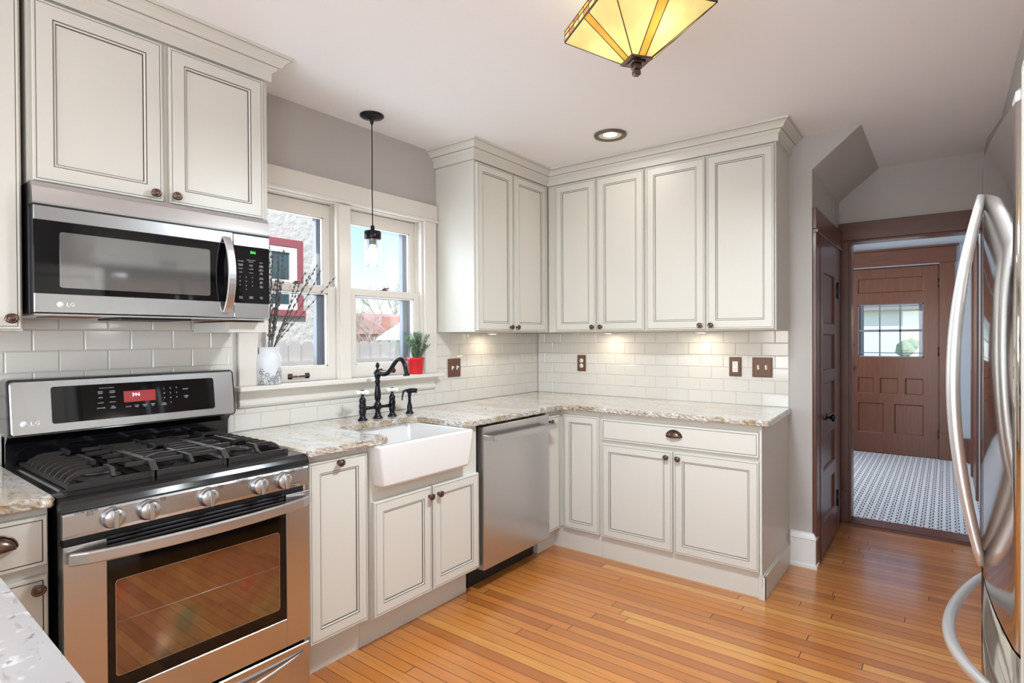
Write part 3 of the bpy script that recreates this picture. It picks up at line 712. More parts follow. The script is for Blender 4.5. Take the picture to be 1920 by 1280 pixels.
sp=smoothp(pts,3); mb.tube(sp,[.0135-.003*i/len(sp) for i in range(len(sp))],14)
mb.tube([(.227,0,.25),(.229,0,.243),(.2295,0,.236)],[.0125,.0175,.0175],14); mb.tube([(-.02,0,.243),(-.012,0,.243)],[.011,.013],12)
mb.build('spout','blackmetal',fa)
mb=MB(); mb.tube([(0,-.1,.062),(0,-.04,.060),(0,0,.064),(0,.04,.060),(0,.1,.062)],[.012,.0075,.012,.0075,.012],12); mb.build('bridge','blackmetal',fa)
for sgn in (-1,1):
    v=MB(); mx=Matrix.Translation((0,sgn*.1,0))
    v.lathe([(.026,0),(.026,.004),(.019,.010),(.014,.022),(.016,.034),(.0185,.038),(.0185,.052),(.0165,.056),(.0165,.064),(.0185,.068),(.0185,.082),(.015,.088),(.0165,.092),(.017,.110),(.013,.116),(.008,.124),(.007,.136),(.010,.139)],mx,18)
    vo=v.build('valve','blackmetal',fa)
    v=MB()
    for a in (0,1,2,3):
        d=Vector((math.cos(a*PI/2+.25),math.sin(a*PI/2+.25),0)); c0=Vector((0,sgn*.1,.146))
        v.tube([c0+d*.004,c0+d*.018,c0+d*.03,c0+d*.038,c0+d*.041],[.007,.0075,.0105,.0095,.005],10)
    v.lathe([(.012,-.009),(.015,0),(.012,.009)],Matrix.Translation((0,sgn*.1,.146)),14)
    v.build('cross_handle','porch',vo)
    v=MB(); v.lathe([(.009,0),(.008,.003),(.001,.005)],Matrix.Translation((0,sgn*.1,.155)),12); v.build('cap','blackmetal',vo)
sy=thing('side_sprayer','black side sprayer right of the bridge faucet','sprayer',(.165,-1.515,CT))
mb=MB(); mb.lathe([(.024,0),(.024,.004),(.018,.010),(.014,.02),(.015,.035),(.012,.052),(.009,.062)],None,18); mb.build('base','blackmetal',sy)
mb=MB(); mb.lathe([(.009,.062),(.008,.085),(.010,.105),(.012,.118)],None,14); mb.tube([(-.012,-.012,.128),(0,0,.130),(.022,.022,.130),(.03,.03,.128)],[.010,.014,.0125,.014],12); mb.tube([(-.010,-.012,.135),(-.022,-.026,.125),(-.026,-.030,.10),(-.028,-.032,.075)],[.006,.006,.0045,.003],8); mb.build('spray_head','blackmetal',sy)
# ================================================================== DISHWASHER  (local x=world y)
d=thing('dishwasher','stainless steel dishwasher with bar handle under the granite counter','dishwasher',(0,-1.464,0),RZL)
mb=MB(); mb.box(.006,.650,-.60,-.03,.10,.876); mb.box(.03,.65,-.53,-.1,ZF+.002,.1); mb.build('body','blackm',d)
mb=MB(); mb.box(.022,.650,-.655,-.60,.103,.870,.004,seg=2); mb.build('door','steel',d)
hd=MB(); hd.bar([(.034,-.712,.812),(.640,-.712,.806)],.024,.026); hd.box(.036,.058,-.705,-.654,.800,.823,.002); hd.box(.612,.634,-.705,-.654,.796,.818,.002); hd.build('handle','steelh',d)
# ================================================================== RANGE  (local x=world y+3.257)
r=thing('gas_range','stainless freestanding gas range with black five-burner cooktop','stove',(0,-3.257,0),RZL)
RW=.762
mb=MB(); mb.box(.003,RW-.003,-.645,-.035,ZF+.03,.898,.002); mb.build('body','black',r)
for sx_ in (.05,.70):
    mb=MB(); mb.lathe([(.015,ZF),(.015,ZF+.035)],Matrix.Translation((sx_,-.56,0)),12); mb.build('foot','blackm',r)
mb=MB(); poly=[(-.045,.895),(-.045,.906),(-.60,.906),(-.655,.904),(-.672,.896),(-.680,.884),(-.684,.868),(-.676,.862),(-.64,.862),(-.64,.895)]
mb.prism(poly,0,RW,axis='x'); ck=mb.build('cooktop','black',r)
# recessed tray lip
mb=MB(); mb.rings([([(x,y,.906) for x,y in rrect(.02,RW-.02,-.60,-.075,.02)],0),([(x,y,.9105) for x,y in rrect(.024,RW-.024,-.596,-.079,.02)],0),([(x,y,.907) for x,y in rrect(.034,RW-.034,-.585,-.09,.02)],0)],True,0); mb.build('cooktop_tray','black',ck)
# backguard
bgd=MB(); bgd.box(.004,RW-.004,-.05,-.009,.90,1.01); bgd.prism([(-.009,.90),(-.058,.90),(-.062,.985),(-.085,1.008),(-.085,1.02),(-.009,1.02)],.004,RW-.004,axis='x'); bgd.build('riser','black',r)
bg_=MB()
# slanted backguard face: y from -.118 (bottom) to -.095(top)
def gx(z): return -.128+ (z-1.01)/.2*.028
P0=rrect(-.002,RW+.002,1.012,1.208,.016)
bg_.rings([([(a,-.012,b) for a,b in P0],0),([(a,gx(b)+.006,b) for a,b in P0],0),([(a,gx(b),b) for a,b in rrect(.001,RW-.001,1.015,1.205,.014)],0)],True,0); hb=bg_.build('backguard_housing','black',r)
bg_=MB(); Pp=rrect(.006,RW-.008,1.019,1.202,.012); 
bg_.rings([([(a,gx(b)-.0005,b) for a,b in Pp],0),([(a,gx(b)-.005,b) for a,b in Pp],0),([(a,gx(b)-.007,b) for a,b in rrect(.009,RW-.011,1.022,1.199,.011)],0)],True,0); pn=bg_.build('backguard','steel',r)
bg_=MB(); bg_.rings([([(a,gx(b)-.0072,b) for a,b in rrect(.116,.672,1.049,1.178,.01)],0),([(a,gx(b)-.0085,b) for a,b in rrect(.117,.671,1.05,1.177,.01)],0)],True,0); ds=bg_.build('control_display','blackglass',pn)
bg_=MB(); bg_.rings([([(a,gx(b)-.0086,b) for a,b in rrect(.337,.446,1.104,1.146,.001,1)],0),([(a,gx(b)-.009,b) for a,b in rrect(.3375,.4455,1.1045,1.1455,.001,1)],0)],True,0); bg_.build('red_display','redpanel',ds)
def slant(o): # lay lettering on the slanted face
    for v in o.data.vertices: v.co.y+=gx(v.co.z)
    return o
slant(text_part('display_digits',[('306',.378,1.131,.019)],'cyan',ds,-.0096))
it=[]
for i,row in enumerate(('123','456','789')):
    for j,ch in enumerate(row): it.append((ch,.477+j*.023,1.147-i*.019,.0085))
it+= [('0',.500,1.090,.0085),('TIMER\nON/OFF',.474,1.086,.0055),('START',.557,1.139,.0072),('CLEAR\nOFF',.558,1.108,.0062)]
for i,(a,b) in enumerate((('BROIL\nBAKE','CONV.\nROAST'),('BAKE','WARM'),('ROAST','PROOF'),('FAVORITE','SELF\nCLEAN'))): it+=[(a,.262,1.147-i*.019,.0058),(b,.300,1.147-i*.019,.0058)]
for i,a in enumerate(('CLOCK','COOK\nTIME','START\nTIME','TIMER\nSET')): it.append((a,.350+i*.028,1.087,.0055))
it.append(('INTUITOUCH CONTROLS',.283,1.163,.004))
slant(text_part('key_labels',it,'txt',ds,-.0092))
lg=slant(text_part('logo',[('LG',.070,1.057,.021)],'logo',pn,-.0084,.0010))
mb=MB(); mb.lathe([(.0105,0),(.0105,.0012),(.0001,.0014)],Matrix.Translation((.040,gx(1.057)-.0072,1.057))@Matrix.Rotation(PI/2,4,'X'),20); mb.build('logo_disc','logo',pn)
# front control panel
mb=MB(); fp=[(-.64,.862),(-.678,.862),(-.684,.855),(-.684,.800),(-.679,.790),(-.64,.788)]
mb.prism(fp,.004,RW-.004,axis='x'); cp=mb.build('control_panel','steel',r)
YF=-.6842
kx=[.121,.213,.388,.562,.652]
for i,x in enumerate(kx):
    mb=MB(); mb.lathe([(.031,0),(.031,.006),(.0285,.010),(.027,.012),(.027,.024),(.0255,.027),(.001,.0275)],Matrix.Translation((x,YF,.827))@Matrix.Rotation(PI/2,4,'X'),28)
    mb.box(x-.0065,x+.0065,YF-.038,YF-.02,.827-.0262,.827+.0262,.002); kb=mb.build('burner_knob','steelh',cp)
    mb=MB(); mb.box(x+.010,x+.0125,YF-.0282,YF-.0274,.834,.841); mb.build('pointer_mark','txtdark',kb)
    mb=MB(); mb.rings([([(a,YF-.0004,b) for a,b in rrect(x+(-.062 if i in(0,3) else .034),x+(-.046 if i in (0,3) else .05),.846,.856,.002,2)],0),([(a,YF-.0004,b) for a,b in rrect(x+(-.061 if i in(0,3) else .035),x+(-.047 if i in (0,3) else .049),.847,.855,.002,2)],0)],False)
    bx=x+(-.054 if i in (0,3) else .042)
    for q in (-.004,0,.004): mb.lathe([(.0014,0),(.0014,.0004)],Matrix.Translation((bx+q,YF,.851))@Matrix.Rotation(PI/2,4,'X'),8)
    mb.box(x-.001,x+.001,YF-.0005,YF,.8595,.8615); mb.build('burner_icon','txtdark',cp)
text_part('panel_lettering',[('POWER BURNER',.060,.8595,.0075),('SIMMER BURNER',.505,.8585,.006),('POWER PLUS BURNER',.708,.8595,.006),('SmoothTouch',.712,.807,.006)],'txtdark',cp,YF)
# vents strip + oven door
mb=MB(); mb.box(.012,RW-.012,-.662,-.64,.205,.787,.001); mb.build('door_frame','blackm',r)
dr=MB(); a,b,c0,c1=.004,RW-.004,.212,.770
# stainless front with an opening for the black glass (x .108...668)
for q in ((a,.106,c0,c1),(.664,b,c0,c1),(.106,.664,c0,.316)): dr.box(q[0],q[1],-.688,-.645,q[2],q[3],.0015)
do=dr.build('oven_door','steel',r)
mb=MB(); mb.box(.106,.664,-.685,-.66,.316,.735,.001); bgz=mb.build('door_glass','blackglass',do)
for k_ in range(3):
    mb=MB(); mb.box(.106,.664,-.684+k_*.004,-.66,.739+k_*.0115,.7475+k_*.0115,.002); mb.build('vent_slat','blackm',do)
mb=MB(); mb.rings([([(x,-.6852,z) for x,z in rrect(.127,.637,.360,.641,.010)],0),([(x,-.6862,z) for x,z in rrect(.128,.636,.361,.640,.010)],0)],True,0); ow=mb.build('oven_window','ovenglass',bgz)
mb=MB(); mb.rings([([(x,-.6864,z) for x,z in rrect(.126,.638,.359,.642,.011)],0),([(x,-.6864,z) for x,z in rrect(.1275,.6365,.3605,.6405,.010)],0)],False,0); mb.tube([(.131,-.6864,.517),(.633,-.6864,.519)],.0007,4); mb.build('oven_rack_line','steelh',ow)
mb=MB(); n=18; pt=[]
for i in range(n+1):
    t=i/n; x=.012+t*(RW-.024); y=-.700-.052*math.sin(PI*t)**.55; pt.append((x,y,.738))
mb.bar([(p_[0],p_[1],p_[2]) for p_ in pt],.014,.036); hh=mb.build('door_handle','steelh',do)
bv=hh.modifiers.new('b','BEVEL'); bv.width=.005; bv.segments=2; bv.limit_method='ANGLE'
# warming drawer
mb=MB(); mb.box(.004,RW-.004,-.686,-.64,ZF+.035,.198,.003); dw=mb.build('storage_drawer','steel',r)
mb=MB(); n=16
pt=[(.03+.70*i/n,-.688-.030*math.sin(PI*i/n),.168-.030*(1-abs(2*i/n-1)**2)) for i in range(n+1)]
mb.tube(pt,[.004+.008*math.sin(PI*i/n) for i in range(n+1)],10,flat=.6); mb.build('drawer_handle','steelh',dw)
# burners
for i,(x,y,R_) in enumerate(((.150,-.47,.050),(.150,-.21,.040),(.381,-.335,.047),(.612,-.47,.042),(.612,-.21,.034))):
    mb=MB(); mb.lathe([(R_+.012,.9072),(R_+.010,.912),(R_,.913),(R_*.98,.920)],Matrix.Translation((x,y,0)),28); bb=mb.build('burner','alu',ck)
    mb=MB(); mb.lathe([(R_*.95,.920),(R_,.922),(R_,.928),(R_*.93,.931),(.001,.932)],Matrix.Translation((x,y,0)),28); mb.build('burner_cap','cap',bb)
# grates
def grate(x0,x1,kind):
    mb=MB(); zt=.946; zb=.916; bw=.008; bh=.012; y0,y1=-.592,-.088
    mb.bar([(x0,y0,zb),(x1,y0,zb)],.012,.014); mb.bar([(x0,y1,zb),(x1,y1,zb)],.012,.014)
    mb.bar([(x0,y0,zb),(x0,y1,zb)],.012,.014); mb.bar([(x1,y0,zb),(x1,y1,zb)],.012,.014)
    xm=(x0+x1)/2
    n=9
    for i in range(n):
        y=y0+.045+(y1-y0-.09)*i/(n-1)
        near=min(abs(y+.47),abs(y+.21)) if kind!='c' else abs(y+.335)
        if kind=='l': xa,xb=x0,xm-(.030 if near<.045 else .0)
        elif kind=='r': xa,xb=x1,xm+(.030 if near<.045 else .0)
        s_=1 if kind=='l' else -1
        if kind in 'lr':
            mb.bar([(xa,y,zb),(xa+s_*.012,y,zb+.016),(xa+s_*.034,y,zt-.002),(xa+s_*.05,y,zt),(xb,y,zt)],bw,bh)
            xe=x1 if kind=='l' else x0; xs=xm+s_*(.03 if near<.045 else .045)
            if i%2==0: mb.bar([(xs,y,zt),(xe,y,zt)],bw,bh)
        else:
            g=.028 if near<.05 else .012
            mb.bar([(x0,y,zt),(xm-g,y,zt)],bw,bh); mb.bar([(xm+g,y,zt),(x1,y,zt)],bw,bh)
    # cross bars running front to back
    if kind in 'lr':
        for ya,yb in ((y0,-.52),(-.42,-.26),(-.16,y1)):
            mb.bar([(xm,ya,zt if ya!=y0 else zb+.008),(xm,ya+.02,zt+.001),(xm,yb,zt+.001)],.011,.015)
        xe=x1 if kind=='l' else x0
        mb.bar([(xe,y0,zb+.004),(xe,y0+.025,zt),(xe,y1-.025,zt),(xe,y1,zb+.004)],.010,.012)
    else:
        for xe in (x0,x1): mb.bar([(xe,y0,zb+.004),(xe,y0+.025,zt),(xe,y1-.025,zt),(xe,y1,zb+.004)],.010,.012)
        mb.bar([(xm,y0,zb+.01),(xm,y0+.02,zt+.001),(xm,-.39,zt+.001)],.011,.015); mb.bar([(xm,-.28,zt+.001),(xm,y1,zt+.001)],.011,.015)
        mb.bar([(x0,-.50,zt+.001),(xm-.06,-.47,zt+.004),(xm+.06,-.47,zt+.004),(x1,-.50,zt+.001)],.014,.014)
    for xx in (x0,x1):
        for yy in (y0,y1): mb.box(xx-.008,xx+.008,yy-.008,yy+.008,.905,zb+.006)
    mb.build('grate','iron',r)
grate(.045,.262,'l'); grate(.272,.490,'c'); grate(.500,.717,'r')
# ================================================================== MICROWAVE (local x = world y +3.248)
m_=thing('microwave','stainless over-the-range microwave with black glass door above the range','microwave',(0,-3.248,0),RZL)
MW=.762
mb=MB(); mb.box(0,MW-.001,-.352,-.004,1.424,1.8345,.002); mb.box(.001,MW-.002,-.3998,-.35,1.7572,1.7618); mb.build('body','blackm',m_)
mb=MB(); mb.prism([(-.352,1.762),(-.4005,1.762),(-.401,1.768),(-.392,1.815),(-.380,1.833),(-.352,1.8345)],0,MW,axis='x'); mb.build('vent_cover','steel',m_)
dm=MB(); mf=-.400
dm.box(.001,.611,-.396,-.354,1.427,1.757,.003); md_=dm.build('door','blackm',m_)
mb=MB(); mb.box(.002,.610,mf,-.394,1.712,1.757,.0015); mb.box(.002,.610,mf,-.394,1.427,1.487,.0015); mb.build('door_trim','steel',md_)
mb=MB(); mb.box(.002,.610,mf+.0008,-.394,1.487,1.712,.0005); gg=mb.build('door_glass','blackglass',md_)
mb=MB(); mb.rings([([(x,mf+.0006,z) for x,z in rrect(.066,.524,1.506,1.681,.008)],0),([(x,mf-.0002,z) for x,z in rrect(.0665,.5235,1.5065,1.6805,.008)],0)],True,0); mb.build('door_window','mwglass',gg)
mb=MB(); mb.box(.613,MW-.001,-.398,-.354,1.427,1.757,.003); cpn=mb.build('control_panel','steel',m_)
mb=MB(); mb.box(.614,MW-.0025,mf,-.396,1.485,1.711,.0008); kp=mb.build('keypad','blackglass',cpn)
text_part('display_digits',[('306',.690,1.688,.016)],'green',kp,mf-.0003)
it=[]
for i,row in enumerate(('123','456','789')):
    for j,ch in enumerate(row): it.append((ch,.637+j*.025,1.588-i*.0165,.008))
it+=[('0',.662,1.540,.008),('-',.637,1.540,.008),('SENSOR COOKING',.682,1.657,.004)]
for i,(a_,b_,c_) in enumerate((('POPCORN','POTATO','PIZZA'),('FROZEN\nENTREE','AUTO\nCOOK','BAKED\nPOTATO'),('REHEAT','SOFTEN','AUTO\nDEFROST'),('TIMER','CLOCK','TIME\nCOOK'))):
    for j,s_ in enumerate((a_,b_,c_)): it.append((s_,.640+j*.042,1.650-i*.0145,.0048))
it+=[('LIGHT\nON/OFF',.724,1.587,.005),('VENT\nHI/LO',.724,1.570,.005),('TURN\nTABLE',.724,1.553,.005),('STOP\nCLEAR',.640,1.507,.0055),('START\nENTER',.682,1.508,.0055),('EASY\nON',.724,1.508,.0055)]
text_part('key_labels',it,'txt',kp,mf-.0003)
text_part('logo',[('LG',.092,1.4535,.0175)],'logo',md_,mf-.0010,.0010)
mb=MB(); mb.lathe([(.0088,0),(.0088,.001),(.0001,.0012)],Matrix.Translation((.066,mf,1.4535))@Matrix.Rotation(PI/2,4,'X'),20); mb.build('logo_disc','logo',md_)
mb=MB(); n=16; pt=[(.583,mf-.004-.044*math.sin(PI*i/n)**.75,1.445+.292*i/n) for i in range(n+1)]
mb.bar(pt,.030,.009,up=(0,-1,0)); hh=mb.build('handle','steelh',md_); bv=hh.modifiers.new('b','BEVEL'); bv.width=.003; bv.segments=2; bv.limit_method='ANGLE'
mb=MB(); mb.box(.004,MW-.004,-.39,-.03,1.419,1.4245); bt=mb.build('bottom_plate','steelh',m_)
for x0,x1 in ((.05,.19),(.50,.66)):
    mb=MB(); mb.box(x0,x1,-.34,-.20,1.4165,1.419); ft=mb.build('grease_filter','orangefilter',bt)
mb=MB(); mb.box(.24,.47,-.37,-.14,1.412,1.419,.002); mb.build('light_cover','blackm',bt)
# ================================================================== FRIDGE (front faces -x ; local x = -world y)
FC=-1.88; XS=2.679
f=thing('refrigerator','stainless french-door refrigerator at the right edge with arched handle','refrigerator',(XS,FC,ZF),-PI/2)
mb=MB(); mb.box(-.452,.452,.075,.73,.02,1.79,.004); mb.build('body','blackm',f)
for sx_ in (-.38,.38):
    mb=MB(); mb.lathe([(.02,0),(.02,.025)],Matrix.Translation((sx_,.2,0)),12); mb.build('foot','blackm',f)
RC=3.3
def curved(x0,x1,z0,z1,seg=16,r_=.0):
    mb=MB(); X=[x0+(x1-x0)*i/seg for i in range(seg+1)]
    e=.006
    pr=[(x,x*x/(2*RC)+(0 if .5<abs(i/seg-.5)*0+1 and 0<i<seg else .004)) for i,x in enumerate(X)]
    poly=[(x1,.072),(x0,.072)]+pr
    mb.prism(poly,z0,z1)
    for fc in mb.bm.faces:
        pass
    return mb
for nm,x0,x1,z0,z1 in (('door',-.455,-.0015,.775,1.80),('door',.0015,.455,.775,1.80),('freezer_drawer',-.455,.455,.06,.768)):
    o=curved(x0,x1,z0,z1,24).build(nm,'fridge_steel',f)
    for p_ in o.data.polygons:
        if abs(p_.normal.z)<.5 and p_.normal.y<-.6 and p_.area>.001: p_.use_smooth=True
    if nm=='door':
        s_=-1 if x0<0 else 1; xh=s_*.048
        mb=MB(); n=28; pt=[(xh,xh*xh/(2*RC)+.006-.066*math.sin(PI*(.03+.94*i/n))**.85,.782+.022+ .905*i/n) for i in range(n+1)]
        mb.tube(pt,[.0105+.004*math.sin(PI*i/n) for i in range(n+1)],16,flat=1.15,up=(0,-1,0)); mb.build('handle','fridge_handle',o)
        mb=MB(); mb.box(s_*.39-.04,s_*.39+.04,.03,.12,1.80,1.83,.006); mb.build('hinge_cover','fridge_handle',o)
    else:
        mb=MB(); n=28; pt=[(-.37+.74*i/n,((-.37+.74*i/n)**2)/(2*RC)+.004-.072*math.sin(PI*(.02+.96*i/n))**.8,.640-.028*math.sin(PI*i/n)) for i in range(n+1)]
        mb.tube(pt,[.010+.004*math.sin(PI*i/n) for i in range(n+1)],16,flat=1.2,up=(0,-1,0)); mb.build('handle','fridge_handle',o)
# ================================================================== LAMPS
# pendant
p_=thing('pendant_lamp','black pendant lamp with clear glass jar and bulb over the sink','lamp',(.174,-1.778,CH))
mb=MB(); mb.lathe([(.063,0),(.064,-.006),(.058,-.012),(.03,-.02),(.012,-.024),(.010,-.03),(.008,-.045),(.004,-.05)],None,32); mb.build('canopy','blackmetal',p_)
mb=MB(); mb.tube([(0,0,-.045),(.001,0,-.2),(-.001,0,-.4),(.0,0,-.6)],.0028,8); mb.build('cord','blackmetal',p_)
mb=MB(); mb.lathe([(.004,-.585),(.010,-.59),(.012,-.612),(.040,-.617),(.045,-.622),(.045,-.655),(.042,-.662),(.02,-.663),(.018,-.69)],None,28); mb.build('socket_cap','blackmetal',p_)
mb=MB(); mb.lathe([(.040,-.655),(.043,-.67),(.0435,-.79),(.040,-.804),(.037,-.806),(.0375,-.80),(.0405,-.785),(.0405,-.672),(.037,-.657)],None,32,caps=False); mb.build('glass_jar','jar',p_)
mb=MB(); mb.lathe([(.012,-.683),(.013,-.695),(.022,-.713),(.028,-.735),(.027,-.755),(.018,-.772),(.001,-.779)],None,20); mb.build('bulb','led',p_)
light('pendant_glow','POINT',(.174,-1.778,CH-.745),2.5,WARM,.03)
# recessed lights
for i,(x,y,e) in enumerate(DOWN):
    lab=['round bronze-rimmed recessed ceiling light in front of the back wall cabinets','recessed ceiling light opposite the range','recessed ceiling light above the camera side','recessed ceiling light at the left of the dining end','recessed ceiling light at the right of the dining end'][i]
    o=thing('recessed_light',lab,'light',(x,y,CH),0,'recessed ceiling lights')
    mb=MB(); mb.lathe([(.092,0),(.094,-.003),(.092,-.012),(.074,-.014),(.066,-.006)],None,36,caps=False); mb.build('trim_ring','lampbronze',o)
    mb=MB(); mb.lathe([(.066,-.006),(.040,-.0015)],None,36,caps=False); mb.build('reflector','ivory',o)
    mb=MB(); mb.lathe([(.040,-.0016),(.001,-.0018)],None,36,caps=False); mb.build('lens','led',o)
# art glass flush mount
tc_=Vector((1.7745,-1.948,0)); TZ=2.40; S=.184
l_=thing('ceiling_lamp','square amber art-glass ceiling lamp in mission style','lamp',(tc_.x,tc_.y,0),math.radians(-35.5))
def q4(s,z): return [(-s,-s,z),(s,-s,z),(s,s,z),(-s,s,z)]
zt_,zr,zp=2.440,2.400,2.275
# glass: sloped panels; each side: cream | amber strip | cream
ld=MB(); sides=[]
so=S; si=.036; w0,w1=.018,.013
for k_ in range(4):
    R_=Matrix.Rotation(PI/2*k_,4,'Z')
    def V(a,z,d,R_=R_): return tuple(R_@Vector((a,-d,z)))
    sides.append((V,[V(-so,zr,so),V(-w0,zr,so),V(-w1,zp,si),V(-si,zp,si)],[V(w0,zr,so),V(so,zr,so),V(si,zp,si),V(w1,zp,si)],[V(-w0,zr,so),V(w0,zr,so),V(w1,zp,si),V(-w1,zp,si)]))
    for a,b in (((-so,zr,so),(-si,zp,si)),((-w0,zr,so),(-w1,zp,si)),((w0,zr,so),(w1,zp,si)),((-so,zr,so),(so,zr,so))): ld.tube([V(*a),V(*b)],.0018,6)
    nseg=9
    for j in range(nseg):
        b=-so+2*so*(j+1)/nseg; ld.tube([V(b,zr,so),V(b,zt_,so)],.0013,6)
    for z_ in (zr+.003,(zr+zt_)/2+.004,zt_-.0015): ld.bar([V(-so,z_,so+.0005),V(so,z_,so+.0005)],.003,.003 if z_!=zr+.003 else .006)
sh=ld.build('lamp_shade','bronze',l_); sh['label']='dark leaded frame of the shade'
for (V,c1,c2,am_) in sides:
    for c_ in (c1,c2): mb=MB(); mb.face(c_); mb.build('glass_panel','glcream',sh,recalc=False)
    mb=MB(); mb.face(am_); mb.build('amber_glass_strip','glamber',sh,recalc=False)
    mb=MB(); zm=(zr+zt_)/2+.004
    for j in range(9):
        a=-so+2*so*j/9; b=-so+2*so*(j+1)/9
        mb.face([V(a,zr+.006,so),V(b,zr+.006,so),V(b,zm,so),V(a,zm,so)],1 if j%3==1 else 0); mb.face([V(a,zm,so),V(b,zm,so),V(b,zt_-.003,so),V(a,zt_-.003,so)],1 if j%3==2 else 2)
    bmesh.ops.remove_doubles(mb.bm,verts=mb.bm.verts,dist=1e-5); mb.build('rim_glass',['glcream','glpink','glyellow'],sh,recalc=False)
mb=MB(); mb.box(-.04,.04,-.04,.04,zp-.006,zp+.001,.001); mb.box(-.024,.024,-.024,.024,zp-.012,zp-.006,.002); mb.box(-.014,.014,-.014,.014,zp-.03,zp-.012,.003); mb.box(-.012,.012,-.012,.012,zp-.05,zp-.032,.003); mb.build('finial','bronze',l_)
mb=MB(); mb.box(-.06,.06,-.06,.06,CH-.02,CH,.003); mb.box(-.008,.008,-.008,.008,zp,CH-.02); mb.build('canopy','bronze',l_)
for a in (-.07,.07):
    v=Matrix.Rotation(math.radians(-35.5),4,'Z')@Vector((a,a*.4,0)); light('lamp_bulb_glow','POINT',(tc_.x+v.x,tc_.y+v.y,2.385),.38,(1,.88,.66),.03)
# ================================================================== SWITCHES AND OUTLETS
def plate(name,label,cat,loc,rz,w,h,kind):
    o=thing(name,label,cat,loc,rz)
    mb=MB(); mb.box(-w/2,w/2,-.006,0,-h/2,h/2,.002); 
    if kind=='deco' or kind=='switch_b': mb.box(-w/2+.008,w/2-.008,-.008,-.005,-h/2+.008,h/2-.008,.0015)
    mb.build('plate','brown',o)
    yy=-.008
    if kind.startswith('switch'):
        for x in (-.023,.023):
            mb=MB(); mb.box(x-.0055,x+.0055,yy-.001,-.005,-.013,.013,.0005); mb.box(x-.004,x+.004,yy-.013,yy,-.001,.010,.001); mb.build('toggle','ivory',o)
            mb=MB()
            for z in (-.03,.03): mb.lathe([(.003,0),(.003,.0012),(.0005,.0016)],Matrix.Translation((x,yy+.001 if kind=='switch_b' else -.0055,z))@Matrix.Rotation(PI/2,4,'X'),10)
            mb.build('screw','bronze',o)
    elif kind=='duplex':
        for z in (.0195,-.0195):
            mb=MB(); mb.lathe([(.0165,0),(.0165,.002),(.001,.0022)],Matrix.Translation((0,-.0058,z))@Matrix.Rotation(PI/2,4,'X'),20); s_=mb.build('socket','ivory',o)
            mb=MB(); mb.box(-.007,-.005,-.0084,-.0078,z,z+.008); mb.box(.005,.007,-.0084,-.0078,z,z+.007); mb.lathe([(.0025,0),(.0024,.0004)],Matrix.Translation((0,-.0079,z-.007))@Matrix.Rotation(PI/2,4,'X'),8); mb.build('slot','blackm',s_)
    else:
        mb=MB(); mb.box(-.0165,.0165,-.010,-.005,-.0335,.0335,.001); s_=mb.build('socket','ivory',o)
        mb=MB()
        for z in (.019,-.014):
            mb.box(-.007,-.005,-.0105,-.0099,z,z+.008); mb.box(.005,.007,-.0105,-.0099,z,z+.007); mb.lathe([(.0025,0),(.0024,.0004)],Matrix.Translation((0,-.0100,z-.007))@Matrix.Rotation(PI/2,4,'X'),8)
        mb.build('slot','blackm',s_)
    return o
plate('light_switch','brown double light switch on the window wall beside the red pot','switch',(.0075,-.978,1.147),RZL,.12,.122,'switch')
plate('power_outlet','narrow brown duplex power outlet on the back wall tiles near the corner','outlet',(.416,-.0075,1.150),0,.074,.122,'duplex')
plate('power_outlet','brown outlet plate with ivory rectangular socket beside the right switch plate','outlet',(1.542,-.0075,1.153),0,.076,.122,'deco')
plate('light_switch','brown double light switch at the right end of the back wall tiles','switch',(1.703,-.0075,1.153),0,.118,.122,'switch_b')
# ================================================================== VASE, WILLOW, POT PLANT
v=thing('glass_vase','frosted white glass vase with grey leaf pattern on the window sill','vase',(.026,-2.285,1.1252))
mb=MB(); prof=[(.001,0),(.045,0),(.052,.004),(.055,.012),(.055,.125),(.053,.138),(.046,.148),(.0445,.152),(.0455,.176),(.047,.178),(.044,.179),(.042,.176),(.041,.15),(.050,.136),(.052,.12),(.052,.012),(.001,.005)]
mb.lathe(prof,None,36,caps=False); mb.build('body','frost',v)
rnd=random.Random(4); mb=MB()
for k_ in range(62):
    a=rnd.uniform(0,2*PI); z=rnd.uniform(.004,.05)+rnd.random()**3*.03; n=rnd.choice((6,8,9)); R_=rnd.uniform(.012,.02)
    for j in range(n):
        t=2*PI*j/n; r0,r1=R_*.25,R_
        if z+r1*math.sin(t)<.003 or z+r1*math.sin(t)>.1: continue
        pts=[]
        for rr,off in ((r0,0),((r0+r1)/2,.0022),(r1,0),((r0+r1)/2,-.0022)):
            u=rr*math.cos(t)-off*math.sin(t); w=rr*math.sin(t)+off*math.cos(t); an=a+u/.055; pts.append((.0556*math.cos(an),.0556*math.sin(an),z+w))
        mb.face(pts)
mb.build('leaf_pattern',mat('vase_leaf_print','8A8484',.5),v,recalc=False)
rnd=random.Random(11)
